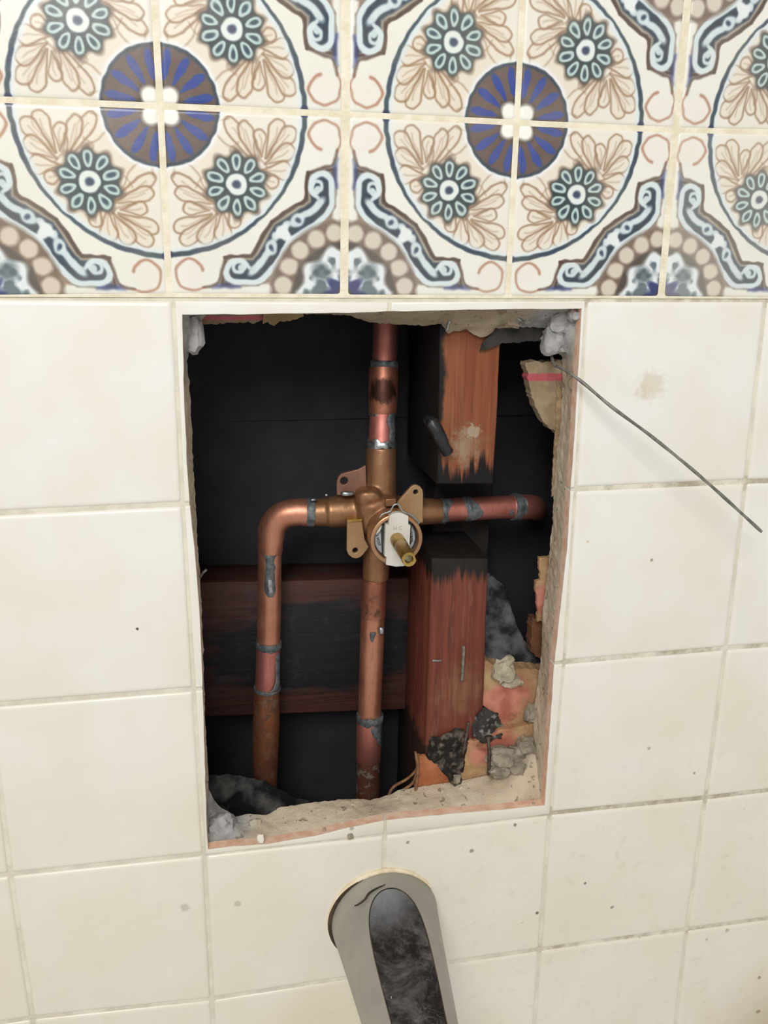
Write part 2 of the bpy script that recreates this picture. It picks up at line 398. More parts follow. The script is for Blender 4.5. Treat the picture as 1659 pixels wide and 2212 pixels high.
def paint_tile():
    h = lambda x: tuple(int(x[i:i + 2], 16) / 255 for i in (0, 2, 4))
    CREAM, TAN, BR, DK = h('e5e4db'), h('e2d9c9'), h('94755a'), h('4e3b32')
    NAVY, TEAL, PALE, RUST = h('27365f'), h('3b535c'), h('d3dee0'), h('9a5c40')
    p = Paint(NP, CREAM)
    U, V = p.grid(); r = np.hypot(U, V)
    # warm tint inside the big ring
    p.blend(p.mask(r - .70, .09) * .5 * (.6 + .4 * p.ink), TAN)
    p.blend(p.mask(np.abs(U - V) - .22, .1) * p.mask(r - .74, .03) * .25, h('d9c6ad'))
    # acanthus sprays either side of the small flower
    def lobe(b, t, w, k=1.):
        b = np.array(b); t = np.array(t); d = t - b; n = np.array([-d[1], d[0]]); L = np.hypot(*d); n = n / L
        c = [b, b + d * .35 + n * w * .45, b + d * .72 + n * w, b + d * .95 + n * w * .6, t, b + d * .93 - n * w * .7, b + d * .70 - n * w * .9, b + d * .35 - n * w * .4, b]
        p.poly(spline(c), h('e0d6c6'), .65, .006, True)
        p.stroke(c, (.008, .012), BR, .80 * k, .005)
        p.stroke([b + d * .15, b + d * .55 + n * w * .15, b + d * .8], .006, BR, .45 * k, .006)
    for b, t, w in (((.50, .30), (.35, .045), .040), ((.50, .28), (.43, .06), .042), ((.53, .24), (.52, .10), .036), ((.55, .25), (.64, .045), .045), ((.56, .25), (.715, .085), .046), ((.55, .28), (.71, .19), .046), ((.53, .31), (.70, .31), .050), ((.51, .34), (.62, .385), .036)):
        lobe(b, t, w)
    p.stroke([(.36, .05), (.30, .07), (.29, .13), (.34, .18), (.42, .22)], .008, BR, .6, .006)
    p.stroke([(.41, .17), (.36, .21), (.40, .25)], .007, BR, .5, .006)
    p.stroke([(.56, .29), (.52, .25), (.50, .16)], .010, BR, .55, .006)
    # thin big ring with a pale halo inside it
    rr = .772
    p.blend(p.mask(np.abs(r - rr + .018) - .016, .012) * .75, h('d6e2e6'))
    lw = .007 + .006 * np.abs(np.cos(2 * np.arctan2(V, U)))
    ringc = p.mask(np.abs(r - rr) - lw, .005)
    p.blend(ringc, TEAL); p.blend(ringc * np.clip(p.ink * 1.3 - .2, 0, 1) * .8, NAVY)
    p.ell(rr, .012, .020, .022, 0, NAVY, 1, .006, True)
    # central rosette
    R0 = .312
    p.blend(p.mask(r - R0 - .016, .012) * .9, h('e9edf0'))
    p.blend(p.mask(r - R0, .005), h('3a4a58'))
    p.blend(p.mask(r - R0 + .018, .006), h('6e5c56'))
    th = np.arctan2(V, U)
    k = math.pi / 8
    ph = (th / k - np.floor(th / k) - .5) * k
    a_, b_ = r * np.cos(ph) - .205, r * np.sin(ph)
    wd = .012 + .017 * np.clip((a_ + .08) / .16, 0, 1)
    pet = p.mask(np.hypot(a_ / .083, b_ / wd) * .03 - .03, .004)
    p.blend(pet, h('31509c')); p.blend(pet * p.ink * .45, h('264088'))
    p.blend(p.mask(r - .125 - .012 * np.cos(8 * th), .014), h('4d443f'))
    p.blend(p.mask(r - .105 - .018 * np.cos(4 * th - math.pi), .012), h('f0efe9'))
    # small ten-petal flower
    fx = fy = .392
    fr = np.hypot(U - fx, V - fy); ft = np.arctan2(V - fy, U - fx)
    kk = math.pi / 5
    fp = (ft / kk - np.floor(ft / kk) - .5) * kk
    p.blend(p.mask(fr - .175 - .018 * np.cos(10 * ft + math.pi), .014) * .85, h('6d5a4c'))
    p.blend(p.mask(fr - .162 - .012 * np.cos(10 * ft + math.pi), .008) * .95, h('3d4c50'))
    fa, fb = fr * np.cos(fp) - .119, fr * np.sin(fp)
    fw = .020 + .013 * np.clip((fa + .045) / .09, 0, 1)
    e = np.hypot(fa / .047, fb / fw)
    p.blend(p.mask((e - 1) * .03, .004), h('bccfcb'))
    p.blend(p.mask((np.hypot((fa - .003) / .026, fb / (fw * .45)) - 1) * .016, .005), h('3f5562'))
    p.blend(p.mask(fr - .072, .005), h('33454f')); p.blend(p.mask(fr - .058, .006), h('dfe4df')); p.blend(p.mask(fr - .022, .007), h('3a4966'))
    # corner medallion
    c = np.hypot(1 - U, 1 - V); ct = np.arctan2(1 - V, 1 - U)
    out = [(.785, .315), (.778, .40), (.775, .466), (.71, .50), (.645, .54), (.585, .585)]
    outl = out + [(q, w) for w, q in out[::-1]][1:]
    zone = [(.985, .60), (.93, .56)] + [(.93, .31)] + outl + [(.31, .93), (.56, .93), (.60, .985), (.995, .995)]
    p.poly(zone, h('8d7b6b'), .9, .010)
    band = [(.95, .29), (.93, .285)] + outl + [(.285, .93), (.29, .95), (.50, .945), (.545, .91), (.62, .82), (.70, .70), (.82, .62), (.91, .545), (.945, .50)]
    p.poly(band, DK, .95, .010)
    p.poly([(.925, .31), (.80, .325), (.787, .47), (.718, .512), (.592, .592), (.512, .718), (.47, .787), (.325, .80), (.31, .925), (.50, .925), (.60, .82), (.69, .69), (.82, .60), (.925, .50)], h('b9b2a2'), .9, .007)
    inner = [(.925, .315), (.81, .335), (.80, .475), (.725, .53), (.60, .60), (.53, .725), (.475, .80), (.335, .81), (.315, .925), (.50, .925), (.60, .82), (.69, .69), (.82, .60), (.925, .50)]
    p.poly(inner, h('2b3f52'), 1, .008)
    p.poly([(.93, .27), (.955, .24), (.955, .40), (.93, .40)], h('2d3f80'), .8, .012, True)
    sp = [(.845, .425), (.868, .400), (.862, .368), (.833, .360), (.812, .385), (.815, .425), (.845, .45)]
    p.stroke([(.845, .405), (.825, .43), (.805, .40), (.815, .345), (.865, .318), (.918, .35), (.925, .43), (.918, .505), (.845, .585), (.76, .64), (.685, .685)], .034, PALE, 1, .006)
    p.stroke(sp, .022, PALE, .95, .006)
    p.ell(.845, .405, .018, .02, 0, h('c6d4d6'), .9, .006, True)
    for (x, y, a, b, g) in ((.848, .487, .050, .023, 1.2), (.812, .520, .046, .021, 1.0), (.772, .545, .042, .019, .9), (.728, .578, .044, .036, .7), (.668, .598, .026, .020, .6)):
        p.ell(x, y, a, b, -g + .35, PALE, .95, .007, True)
    p.ell(.733, .580, .017, .012, .5, h('2f4560'), .95, .006, True)
    p.ell(.648, .648, .052, .030, math.pi / 4, h('e1e6e5'), 1, .006)
    p.ell(.640, .640, .026, .050, math.pi / 4, h('e1e6e5'), 1, .006)
    p.stroke(out, .014, DK, .9, .006); p.stroke([(.785, .315), (.87, .292), (.93, .268), (.957, .19)], (.013, .011), DK, .85, .007)
    # beads round the corner and the blotched flower inside
    ring = p.mask(np.abs(c - .362) - .068, .014)
    p.blend(ring * .85, h('7b6a5d'))
    for q in range(5):
        a = math.radians(9 + 18 * q)
        p.ell(1 - .362 * math.sin(a), 1 - .362 * math.cos(a), .050, .050, 0, h('d5cabd'), .97, .010)
    p.blend(p.mask(c - .305, .008), h('5d5650'))
    sc = .272 + .020 * np.cos(5 * ct * 2)
    p.blend(p.mask(c - sc, .014), h('dfe5e6'))
    rs = np.random.RandomState(11)
    nz = p.noise(rs, 14) + .6 * p.noise(rs, 30)
    p.blend(np.clip(nz * 2.2 - .35, 0, 1) * p.mask(np.abs(c - .17) - .075, .02) * .8, h('4f6069'))
    p.ell(.865, .865, .06, .045, .78, h('55646b'), .8, .02)
    p.blend(p.mask(c - .115 - .02 * np.cos(8 * ct), .014) * .95, h('2b3570'))
    p.blend(p.mask(c - .045, .01) * .8, h('6b4b40'))
    # little rust-brown curls at the two free corners
    p.stroke([(.958, .20), (.972, .13), (.945, .065), (.88, .04), (.82, .065), (.795, .12), (.83, .175), (.86, .19)], (.008, .015), RUST, .8, .007)
    p.blend(p.mask(np.hypot(U - .88, V - .12) - .06, .05) * .25, h('e6dccf'))
    p.blend(p.mask(np.hypot(V - .88, U - .12) - .06, .05) * .25, h('e6dccf'))
    im = p.img
    for _ in range(2):                                # glaze bleeds a little
        im = (np.roll(im, 1, 0) + im * 2 + np.roll(im, -1, 0)) / 4
        im = (np.roll(im, 1, 1) + im * 2 + np.roll(im, -1, 1)) / 4
    im[0] = im[1]; im[-1] = im[-2]; im[:, 0] = im[:, 1]; im[:, -1] = im[:, -2]
    im = np.clip(im, 0, 1)
    return np.clip((im - .5) * 1.10 + .462 - .03 * (1 - im), 0.02, 1)
# ================================================================ the tiled wall and the hole broken through it
M = {}
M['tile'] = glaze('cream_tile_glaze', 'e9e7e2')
M['bisque'] = simple('tile_bisque', 'dcae92', 'e9c9b0', .9, sc=150., spec=.2)
n = NT('grout'); f = n.noise(70.); col = n.mix(n.ramp(f, .35, .65), srgb('d2ccbc'), srgb('e0dac9')); x_, y_, z_ = n.xyz()
dz = n.math('MULTIPLY', n.ramp(n.noise(30., 5., .7, off=2.), .42, .62), n.math('MULTIPLY', n.math('ADD', n.math('MULTIPLY', n.ramp(x_, .06, .13), .55), .2), n.ramp(n.math('ABSOLUTE', n.math('SUBTRACT', n.math('FRACT', n.math('ADD', n.math('MULTIPLY', z_, 1 / .10831), 10.5)), .5)), .06, .035))); col = n.mix(dz, col, srgb('9c9078'))
n.bump(n.noise(500.), .5); M['grout'] = n.out(col, .95, 0, .2)
M['grout_deco'] = simple('ivory_grout', 'ded4ba', 'ebe4d0', .9, sc=90., bs=.6, bsc=420., spec=.25)
M['dirt'] = simple('joint_dirt', '857b68', 'a89d88', .95, sc=130., bs=.4, spec=.2)
M['mortar'] = mortar('mortar')
M['plaster'] = simple('grey_plaster', '8c8c8b', 'adadad', .95, sc=160., bs=.7, bsc=350., spec=.2)
_im = paint_tile()
img = bpy.data.images.new('tile_print', NP, NP); _px = np.ones((NP, NP, 4), np.float32); _px[..., :3] = _im
img.pixels.foreach_set(_px.ravel()); img.update(); img.pack()
M['print'] = print_glaze(img)

TOP = px([(394, 680), (520, 679), (669, 677), (860, 673.5), (955, 671), (1110, 668), (1256, 667)], 0)
RIGHT = px([(1256, 667), (1255.6, 692), (1249, 802), (1239, 975), (1232, 1067), (1225, 1188), (1197, 1441), (1177, 1741)], 0)
BOTTOM = px([(1177, 1741), (1095, 1748), (1013, 1755), (940, 1762), (860, 1769), (827, 1774), (757, 1788), (678, 1807), (574, 1824.6), (500, 1830), (450, 1836)], 0)
LEFT = px([(450, 1836), (447, 1809), (441, 1587), (433, 1350), (423.6, 1223), (408, 1067), (398, 873), (394.5, 690), (394, 680)], 0)
BACK = [px([(436, 690), (448, 679), (560, 676), (650, 675), (669, 677), (740, 680), (756, 683), (808, 698), (860, 701), (914, 704), (954, 699), (966, 722), (979, 715), (1008, 713), (1038, 729), (1053, 727), (1070, 709), (1152, 707), (1184, 709)], 26),
        px([(1184, 709), (1167, 732), (1189, 751), (1216, 771), (1213.5, 779), (1213.5, 882), (1203.6, 969), (1196, 1068), (1193.7, 1130), (1190.6, 1150), (1186, 1209), (1180, 1260), (1171.5, 1326), (1170, 1390), (1166, 1444), (1158, 1500), (1154, 1532), (1151, 1597)], 26),
        px([(1151, 1597), (1133, 1626), (1095, 1661), (1048, 1676), (992, 1688), (942, 1694), (860, 1707), (843, 1717), (799, 1728), (745, 1726), (669, 1734), (602, 1745), (577, 1761), (530, 1758), (511, 1764), (470, 1739), (450, 1704)], 26),
        px([(450, 1704), (450.6, 1682), (444, 1587), (440.5, 1492), (438, 1397), (431.6, 1239), (426, 1160), (423, 1103), (417.6, 1016), (414.7, 929), (409, 828), (403, 776), (409, 756), (423, 747), (432, 727), (436, 690)], 26)]
def along(P, n):
    L = [0.]
    for a, b in zip(P, P[1:]): L.append(L[-1] + (b - a).length)
    out = []
    for i in range(n):
        t = L[-1] * i / n; k = max(j for j in range(len(L)) if L[j] <= t); k = min(k, len(P) - 2)
        out.append(P[k].lerp(P[k + 1], (t - L[k]) / max(1e-9, L[k + 1] - L[k])))
    return out
NS = (110, 150, 110, 150)
OX0, OX1, OZ0, OZ1 = -.548, .548, -.756, .261
OUT = [[Vector((OX0, 0, OZ1)), Vector((OX1, 0, OZ1))], [Vector((OX1, 0, OZ1)), Vector((OX1, 0, OZ0))], [Vector((OX1, 0, OZ0)), Vector((OX0, 0, OZ0))], [Vector((OX0, 0, OZ0)), Vector((OX0, 0, OZ1))]]
def whole(sides): return [p for s_, n in zip(sides, NS) for p in along(s_, n)]
front = whole((TOP, RIGHT, BOTTOM, LEFT)); back = whole(BACK); outer = whole(OUT)
at = lambda P, y: [Vector((p.x, y / 1000, p.z)) for p in P]
cen = Vector((0, 0, -.16))
grow = lambda P, d: [p + Vector((math.copysign(d, p.x), 0, math.copysign(d, p.z - cen.z))) for p in P]
mb = MB(); rr = [at(outer, 8), at(grow(front, .00025), 8)]
for k in range(1, 11):
    t = k / 10; e = t ** .85; y = 8 + 18 * t; ring = []
    for i, (a, b) in enumerate(zip(front, back)):
        p = a.lerp(b, e); q = p * 260
        w = 0.0011 * math.sin(math.pi * min(1, t * .9)) ** .7
        p = Vector((p.x + mnoise.noise(Vector((q.x, t * 4, q.z))) * w, y / 1000 + (mnoise.noise(Vector((q.x + 7, t * 3, q.z))) * .0012 if t < 1 else 0), p.z + mnoise.noise(Vector((q.x, t * 4 + 5, q.z + 3))) * w))
        if t == 1: p = p + Vector((mnoise.noise(q * 2.2) * .0006, 0, mnoise.noise(q * 2.2 + Vector((5, 5, 5))) * .0006))
        ring.append(p)
    rr.append(ring)
rr += [at(outer, 26), at(outer, 8)]
mb.rings(rr, 0, False, False)
wall = mb.build('wall_back', M['mortar'], smooth=50)
tag(wall, 'tiled bath wall with a rectangular hole cut through to the pipes', None, kind='structure')

# grout: ivory between the printed tiles, pale between the plain ones
zsplit = .0001
mb = MB(); mb.rings([at(outer, 8), at(grow(front, .0004), 8), at(grow(front, .0004), 1.15), at(outer, 1.15), at(outer, 8)], 0, False, False)
mb.build('grout', M['grout'], wall, smooth=0)
mb = MB(); mb.box((OX0, .0004, zsplit), (OX1, .0011, OZ1)); mb.build('grout', M['grout_deco'], wall, smooth=0)

# ---- tiles
WH = {(1, 0): (375, 647), (1, 1): (396, 1090), (1, 2): (420, 1490), (1, 3): (442, 1847), (1, 4): (458, 2160), (0, 3): (22, 1891), (0, 4): (70, 2201), (3, 0): (1267, 648), (3, 1): (1243, 1058), (3, 2): (1218, 1432), (3, 3): (1189, 1759), (3, 4): (1167, 2053), (4, 0): (1656, 648), (4, 1): (1613, 1041), (4, 2): (1570, 1401.7), (4, 3): (1526, 1725), (4, 4): (1485, 2009.7), (2, 0): (842, 649), (2, 3): (832, 1803)}
def PW(c, r):
    if (c, r) in WH: return U(*WH[(c, r)])
    return Vector(((c - 2) * .110, 0, -r * .10831))
def inset(P, ds):
    """move every edge of a clockwise/anticlockwise outline inward by its own distance"""
    n = len(P); A = sum(P[i].x * P[(i + 1) % n].z - P[(i + 1) % n].x * P[i].z for i in range(n)); sg = 1 if A > 0 else -1; out = []
    N = []
    for i in range(n):
        d = (P[(i + 1) % n] - P[i]).normalized(); N.append(Vector((-d.z, 0, d.x)) * sg)
    for i in range(n):
        a, b = N[i - 1], N[i]; da, db = ds[i - 1], ds[i]; det = a.x * b.z - a.z * b.x
        if abs(det) < .25: off = (a + b).normalized() * (da + db) / 2
        else: off = Vector(((da * b.z - db * a.z) / det, 0, (a.x * db - b.x * da) / det))
        out.append(P[i] + off)
    return out
def tile(name, P, mats, cut=None, rnd=1., lift=0., uvs=None, corner=0., rn=None):
    quad_ = P
    if corner: P = rrect(P, corner)
    n = len(P); cut = cut or [False] * n
    ex = [cut[i - 1] or cut[i] for i in range(n)]
    allc = [cut[i - 1] and cut[i] for i in range(n)]
    spec = [(0, 2.4, 0, .75), (.35, 1.2, .02, .4), (.95, .45, .08, .15), (1.8, .1, .2, .03), (3.0, 0, .35, 0)]
    mb = MB(); o = 0
    base = [Vector((p.x, .0072, p.z)) for p in P]; rings = [base]
    tx, tz = jit(.0018), jit(.0018); c = sum(P, Vector()) / n
    for d, y, dc, yc in spec:
        if corner: Q = rrect(inset(quad_, [d * rnd / 1000] * 4), max(.0002, corner - d * rnd * .45 / 1000))
        else: Q = inset(P, [(dc if cut[i] else d * rnd * (rn.get(i, 1.) if rn else 1.)) / 1000 for i in range(n)])
        rings.append([Vector((q.x, ((yc if ex[i] else y * rnd) + lift) / 1000 + (q.x - c.x) * tx + (q.z - c.z) * tz, q.z)) for i, q in enumerate(Q)])
    mb.rings(rings, 0, False, True)
    if any(cut):
        for j in range(n):
            if cut[j]: mb.m[j] = 1
    ob = mb.build(name, mats, wall, smooth=45, uvs=uvs)
    return ob
GW = .0010
def rrect(P, r, k=3):
    """round the corners of a quad outline"""
    out = []; n = len(P)
    for i in range(n):
        a, b, c = P[i - 1], P[i], P[(i + 1) % n]; u = (a - b).normalized() * r; v = (c - b).normalized() * r
        for j in range(k + 1):
            t = j / k; out.append((b + u) * (1 - t) ** 2 + b * 2 * t * (1 - t) + (b + v) * t * t)
    return out
def quad(c, r): return [PW(c, r), PW(c + 1, r), PW(c + 1, r + 1), PW(c, r + 1)]
holec = {(c, r) for c in (1, 2) for r in (0, 1, 2)}
for r in range(7):
    for c in range(-3, 7):
        if (c, r) in holec: continue
        P = inset(quad(c, r), [GW * (.7 if r == 0 else 1), GW * .8, GW * 1.1, GW * .8])
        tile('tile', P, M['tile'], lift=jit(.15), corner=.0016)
def fz(P):                                     # x of a roughly vertical cut at height z
    Q = sorted([(p.z, p.x) for p in P]); zs = np.array([q[0] for q in Q]); xs = np.array([q[1] for q in Q]); return lambda z: float(np.interp(z, zs, xs))
def fx(P):
    Q = sorted([(p.x, p.z) for p in P]); xs = np.array([q[0] for q in Q]); zs = np.array([q[1] for q in Q]); return lambda x: float(np.interp(x, xs, zs))
XL, XR, ZT, ZB = fz(LEFT), fz(RIGHT), fx(TOP), fx(BOTTOM)
V3 = lambda x, z: Vector((x, 0, z))
def chip(p, a=.00035): return p + V3(mnoise.noise(p * 700) * a, mnoise.noise(p * 700 + Vector((3, 3, 3))) * a)
for side in (0, 1):
    for r in range(3):
        jo, jm = (1, 2) if side == 0 else (3, 2); sx = 1 if side == 0 else -1; X = XL if side == 0 else XR
        A, B = PW(jo, r), PW(jo, r + 1); a = A + V3(sx * GW, -GW * (.7 if r == 0 else 1)); b = B + V3(sx * GW, GW)
        P = [a]; cut = []; rn = {}
        a.x -= sx * GW * .35; b.x -= sx * GW * .35
        if r == 0:
            m = PW(jm, 0); e = V3(m.x - sx * GW * .7, m.z - GW * .7); cut.append(False); P.append(e)
            q = V3(e.x, ZT(e.x) + .0004); cut.append(False); P.append(q)
            xc = X(-.009)
            for i in range(1, 15):
                x = e.x + (xc - e.x) * i / 15; P.append(chip(V3(x, ZT(x)))); cut.append(True)
            P.append(V3(xc, ZT(xc))); cut.append(True); z0 = ZT(xc)
        else:
            P.append(V3(X(a.z), a.z)); cut.append(False); z0 = a.z
        z1 = b.z if r < 2 else ZB(X(-.322))
        for i in range(1, 18):
            z = z0 + (z1 - z0) * i / 18; P.append(chip(V3(X(z), z))); cut.append(True)
        P.append(V3(X(z1), z1)); cut.append(True)
        if r == 2:
            m = PW(jm, 3); xe = m.x - sx * GW * .7
            x0 = X(z1)
            for i in range(1, 15):
                x = x0 + (xe - x0) * i / 15; P.append(chip(V3(x, ZB(x)), .0006)); cut.append(True)
            P.append(V3(xe, ZB(xe))); cut.append(True)
            P.append(V3(xe, min(m.z + GW * .8, ZB(xe) - .0012))); cut.append(False)
            b = b + V3(-sx * GW * .3, -GW * .6)
            # the thin sill of the strip runs back along the joint
            P.append(b); cut.append(False); cut.append(False); rn[len(P) - 1] = .3; rn[len(P) - 2] = .12; rn[len(P) - 3] = .3
        else:
            P.append(b); cut.append(False); cut.append(False); rn[len(P) - 1] = .3
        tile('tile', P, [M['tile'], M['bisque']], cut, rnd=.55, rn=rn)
DE = {(0, 1): (346, 229), (1, 1): (747, 247), (2, 1): (1117, 265), (3, 1): (1460, 281), (0, 2): (366, 638), (1, 2): (744, 640), (2, 2): (1097, 642), (3, 2): (1429, 643)}
def PD(k, j):
    if (k, j) in DE: return U(*DE[(k, j)])
    p = Vector((-.11097 + .08745 * k, 0, .17488 - .08744 * j))
    if j > -1 and (k, 1) in DE: p.x += (U(*DE[(k, 1)]).x - p.x) * .8
    return p
for j in (-1, 0, 1):
    for k in range(-5, 8):
        Q = [PD(k, j), PD(k + 1, j), PD(k + 1, j + 1), PD(k, j + 1)]
        P = inset(Q, [.0008, .0015 if k % 2 == 0 else .0010, .0009 if j < 1 else .0004, .0015 if k % 2 else .0010])
        def uvf(p, Q=Q, k=k, j=j):
            v = (Q[0].z - p.z) / (Q[0].z - Q[3].z); xl = Q[0].x + (Q[3].x - Q[0].x) * v; xr = Q[1].x + (Q[2].x - Q[1].x) * v
            u = (p.x - xl) / (xr - xl)
            return (u if k % 2 == 0 else 1 - u, v if j % 2 else 1 - v)
        ob = tile('decorated_tile', P, M['print'], rnd=.75, lift=-.1 + jit(.1), uvs=uvf, corner=.0018)
        st = {(0, 1): .97, (1, 1): .96, (2, 1): 1., (3, 1): .82, (-1, 1): .92}.get((k, j), .96)
        ob.color = (st, .98 + jit(.08), 0, 1)

# ---- mortar lumps on the broken edge, splashes and chips
def lump(name, c, r, seed, m='plaster', parent=wall, sub=3, rough=.32):
    mb = MB(); mb.rock(c, r, seed, sub, rough); return mb.build(name, M[m], parent, smooth=35)
lump('plaster_lump', U(1199, 735, 20), (.0075, .006, .0075), 3)
lump('plaster_lump', U(1218, 692, 18), (.010, .007, .0085), 5)
lump('plaster_lump', U(417, 720, 20), (.0052, .006, .0105), 8)
lump('plaster_lump', U(1240, 679, 8), (.0036, .005, .0036), 12)
lump('plaster_lump', U(478, 1782, 16), (.0085, .006, .007), 14)
for i, (a, b, y, s) in enumerate(((1010, 690, 24, 5), (1050, 700, 24, 4.4), (930, 690, 25, 3.6), (1105, 690, 22, 4.6), (1000, 1705, 22, 3.0), (1040, 1698, 23, 2.6), (955, 1712, 20, 2.0), (1088, 1690, 22, 3.2), (760, 1745, 21, 2.5), (690, 1752, 20, 2.2), (860, 1727, 21, 2.4), (550, 1778, 18, 3.0))):
    lump('mortar_lump', U(a, b, y), (s * .0012, s * .0008, s * .001), 20 + i, 'mortar', sub=2)
for i, (a, b, s) in enumerate(((757, 1806, 1.9), (563, 1812, 2.2), (700, 1792, .8), (965, 1756, .7), (1153, 1737, 1.0))):
    lump('chip', U(a, b, .4 if i < 2 else 3), (s * .0011, .0011, s * .0013), 50 + i, 'tile' if i == 1 else 'dirt', sub=2)
# ================================================================ the cavity
M['felt'] = simple('black_building_paper', '28282c', '2e2e33', .85, sc=40., bs=.3, bsc=300., spec=.25)
M['felt_grey'] = simple('grey_dusted_paper', '232427', '6a6a6c', .95, sc=75., bs=.7, bsc=260., spec=.2, lo=.36, hi=.68)
M['felt_dust'] = simple('dusty_building_paper', '16171a', '5c5a57', .95, sc=60., bs=.6, bsc=260., spec=.2, lo=.42, hi=.72)
mb = MB(); x0, x1, z0, z1 = -.22, .262, -.54, .17
for a, b in (((x0, .135, z0), (x1, .141, z1)), ((x0 - .006, .0262, z0), (x0, .141, z1)), ((x1, .0262, z0), (x1 + .006, .141, z1)), ((x0, .0262, z1), (x1, .141, z1 + .006)), ((x0, .0262, z0 - .006), (x1, .141, z0))): mb.box(a, b)  # unseen sides, top and bottom added to keep world light out
rear = mb.build('wall_rear', M['felt'], smooth=0)
tag(rear, 'black building paper behind the pipes, with unseen sides added to keep the cavity dark', None, kind='structure')
def sheet(name, x0, x1, z0, z1, y, amp, m, parent, seed):
    mb = MB(); nx, nz = 24, 16; r0 = []
    for j in range(nz + 1):
        z = z0 + (z1 - z0) * j / nz
        row = [Vector((x0 + (x1 - x0) * i / nx, y / 1000 + amp * mnoise.noise(Vector((i * .25 + seed, j * .12, seed))), z)) for i in range(nx + 1)]
        r0.append(row)
    mb.rings(r0, 0, False, False, closed=False)
    o = len(mb.v); mb.rings([[p + Vector((0, .0008, 0)) for p in r] for r in r0], 0, False, False, closed=False)
    return mb.build(name, m, parent, smooth=60, fix=False)
zs = U(700, 905, 128).z
sheet('building_paper', -.21, .255, zs, .165, 127, .0020, M['felt'], rear, 2)
sheet('building_paper', -.21, .255, -.53, zs + .03, 129, .0016, M['felt'], rear, 6)

# ---- stud, notched for the hot pipe
M['stud_up'] = wood('scorched_stud_wood', '8b5435', '7a4029', '57301f', 'upper')
M['stud_low'] = wood('aged_stud_wood', '763c2b', '5f2d21', '43211a', 'lower', 3.)
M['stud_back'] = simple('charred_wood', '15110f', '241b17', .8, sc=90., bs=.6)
M['board'] = wood('dark_blocking_wood', '4c2a21', '3a2120', '1d1213', 'board', 6.)
M['nail'] = simple('rusty_nail_steel', '4a3b33', '6d625a', .55, .7, sc=300.)
M['tar'] = simple('black_tar', '0c0c0d', '1d1d20', .38, sc=120., bs=.4)
M['steel'] = simple('dull_steel_wire', '6a6862', '8d8a81', .5, .35, sc=260.)
stud = thing('wood_stud', 'scorched wooden wall stud notched around the copper pipe, right side of the opening', 'stud', U(1000, 1120, 60))
def block(name, m, quad_px, y0, y1, parent, bev=.0012, wav=.0004):
    mb = MB(); P = px(quad_px, y0)
    e = []
    for i in range(4):
        a, b = P[i], P[(i + 1) % 4]; n = max(2, int((b - a).length / .006))
        e += [a.lerp(b, j / n) for j in range(n)]
    def rg(y, d): 
        Q = inset(e, [d] * len(e)); return [Vector((q.x + mnoise.noise(q * 90) * wav, y / 1000 + (mnoise.noise(q * 60) * wav), q.z + mnoise.noise(q * 200 + Vector((4, 4, 4))) * wav)) for q in Q]
    mb.rings([rg(y1, bev), rg(y1 - 1.2, 0), rg((y0 + y1) / 2, 0), rg(y0 + 1.2, 0), rg(y0 + .35, bev * .4), rg(y0, bev)], 0, True, True)
    return mb.build(name, m, parent, smooth=50)
block('upper_length', M['stud_up'], [(952, 560), (1090, 560), (1067, 1046), (944, 1046)], 30, 114, stud)
low = block('lower_length', M['stud_low'], [(933, 1206), (1056, 1206), (1030, 1900), (908, 1900)], 30, 114, stud)
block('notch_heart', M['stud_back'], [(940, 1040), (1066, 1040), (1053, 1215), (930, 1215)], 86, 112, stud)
def nail(P, r, m='nail', head=0., parent=stud, name='nail'):
    mb = MB(); P = [Vector(p) for p in P]; mb.tube(P, r, 8)
    if head: 
        d = (P[0] - P[1]).normalized(); mb.lathe(P[0] - d * .0001, [(0, head * .9), (0, head), (.0006, head), (.0008, head * .8)], 12, d)
    return mb.build(name, M[m], parent, smooth=45)
nail(curve([U(925, 905, 27), U(932, 912, 24), U(946, 935, 22), U(958, 962, 22), U(968, 978, 23)]), [.0034 * S_ for S_ in [1, 1.15, 1.15, 1.0, 1.05] for _ in range(6)][:25], 'tar', name='tar_drip')
nail([U(1001, 1396, 27), U(1002, 1400, 27), U(998, 1468, 27.5), U(997, 1470, 30)], .0010, 'steel', name='staple')
nail([U(1012, 1560, 26), U(1007, 1590, 25), U(1000, 1628, 24)], .0011)
nail([U(1055, 1592, 21), U(1057, 1628, 19), U(1056, 1672, 19)], .0012, head=.0024)
nail([U(934, 1427, 29.6), U(953, 1427, 29.6)], .0007, 'steel', name='staple')

board = block('wood_blocking', M['board'], [(250, 1262), (889, 1249), (886, 1533), (250, 1556)], 93, 128, None, wav=.0003)
tag(board, 'dark charred horizontal wood blocking behind the copper pipes', 'lumber')

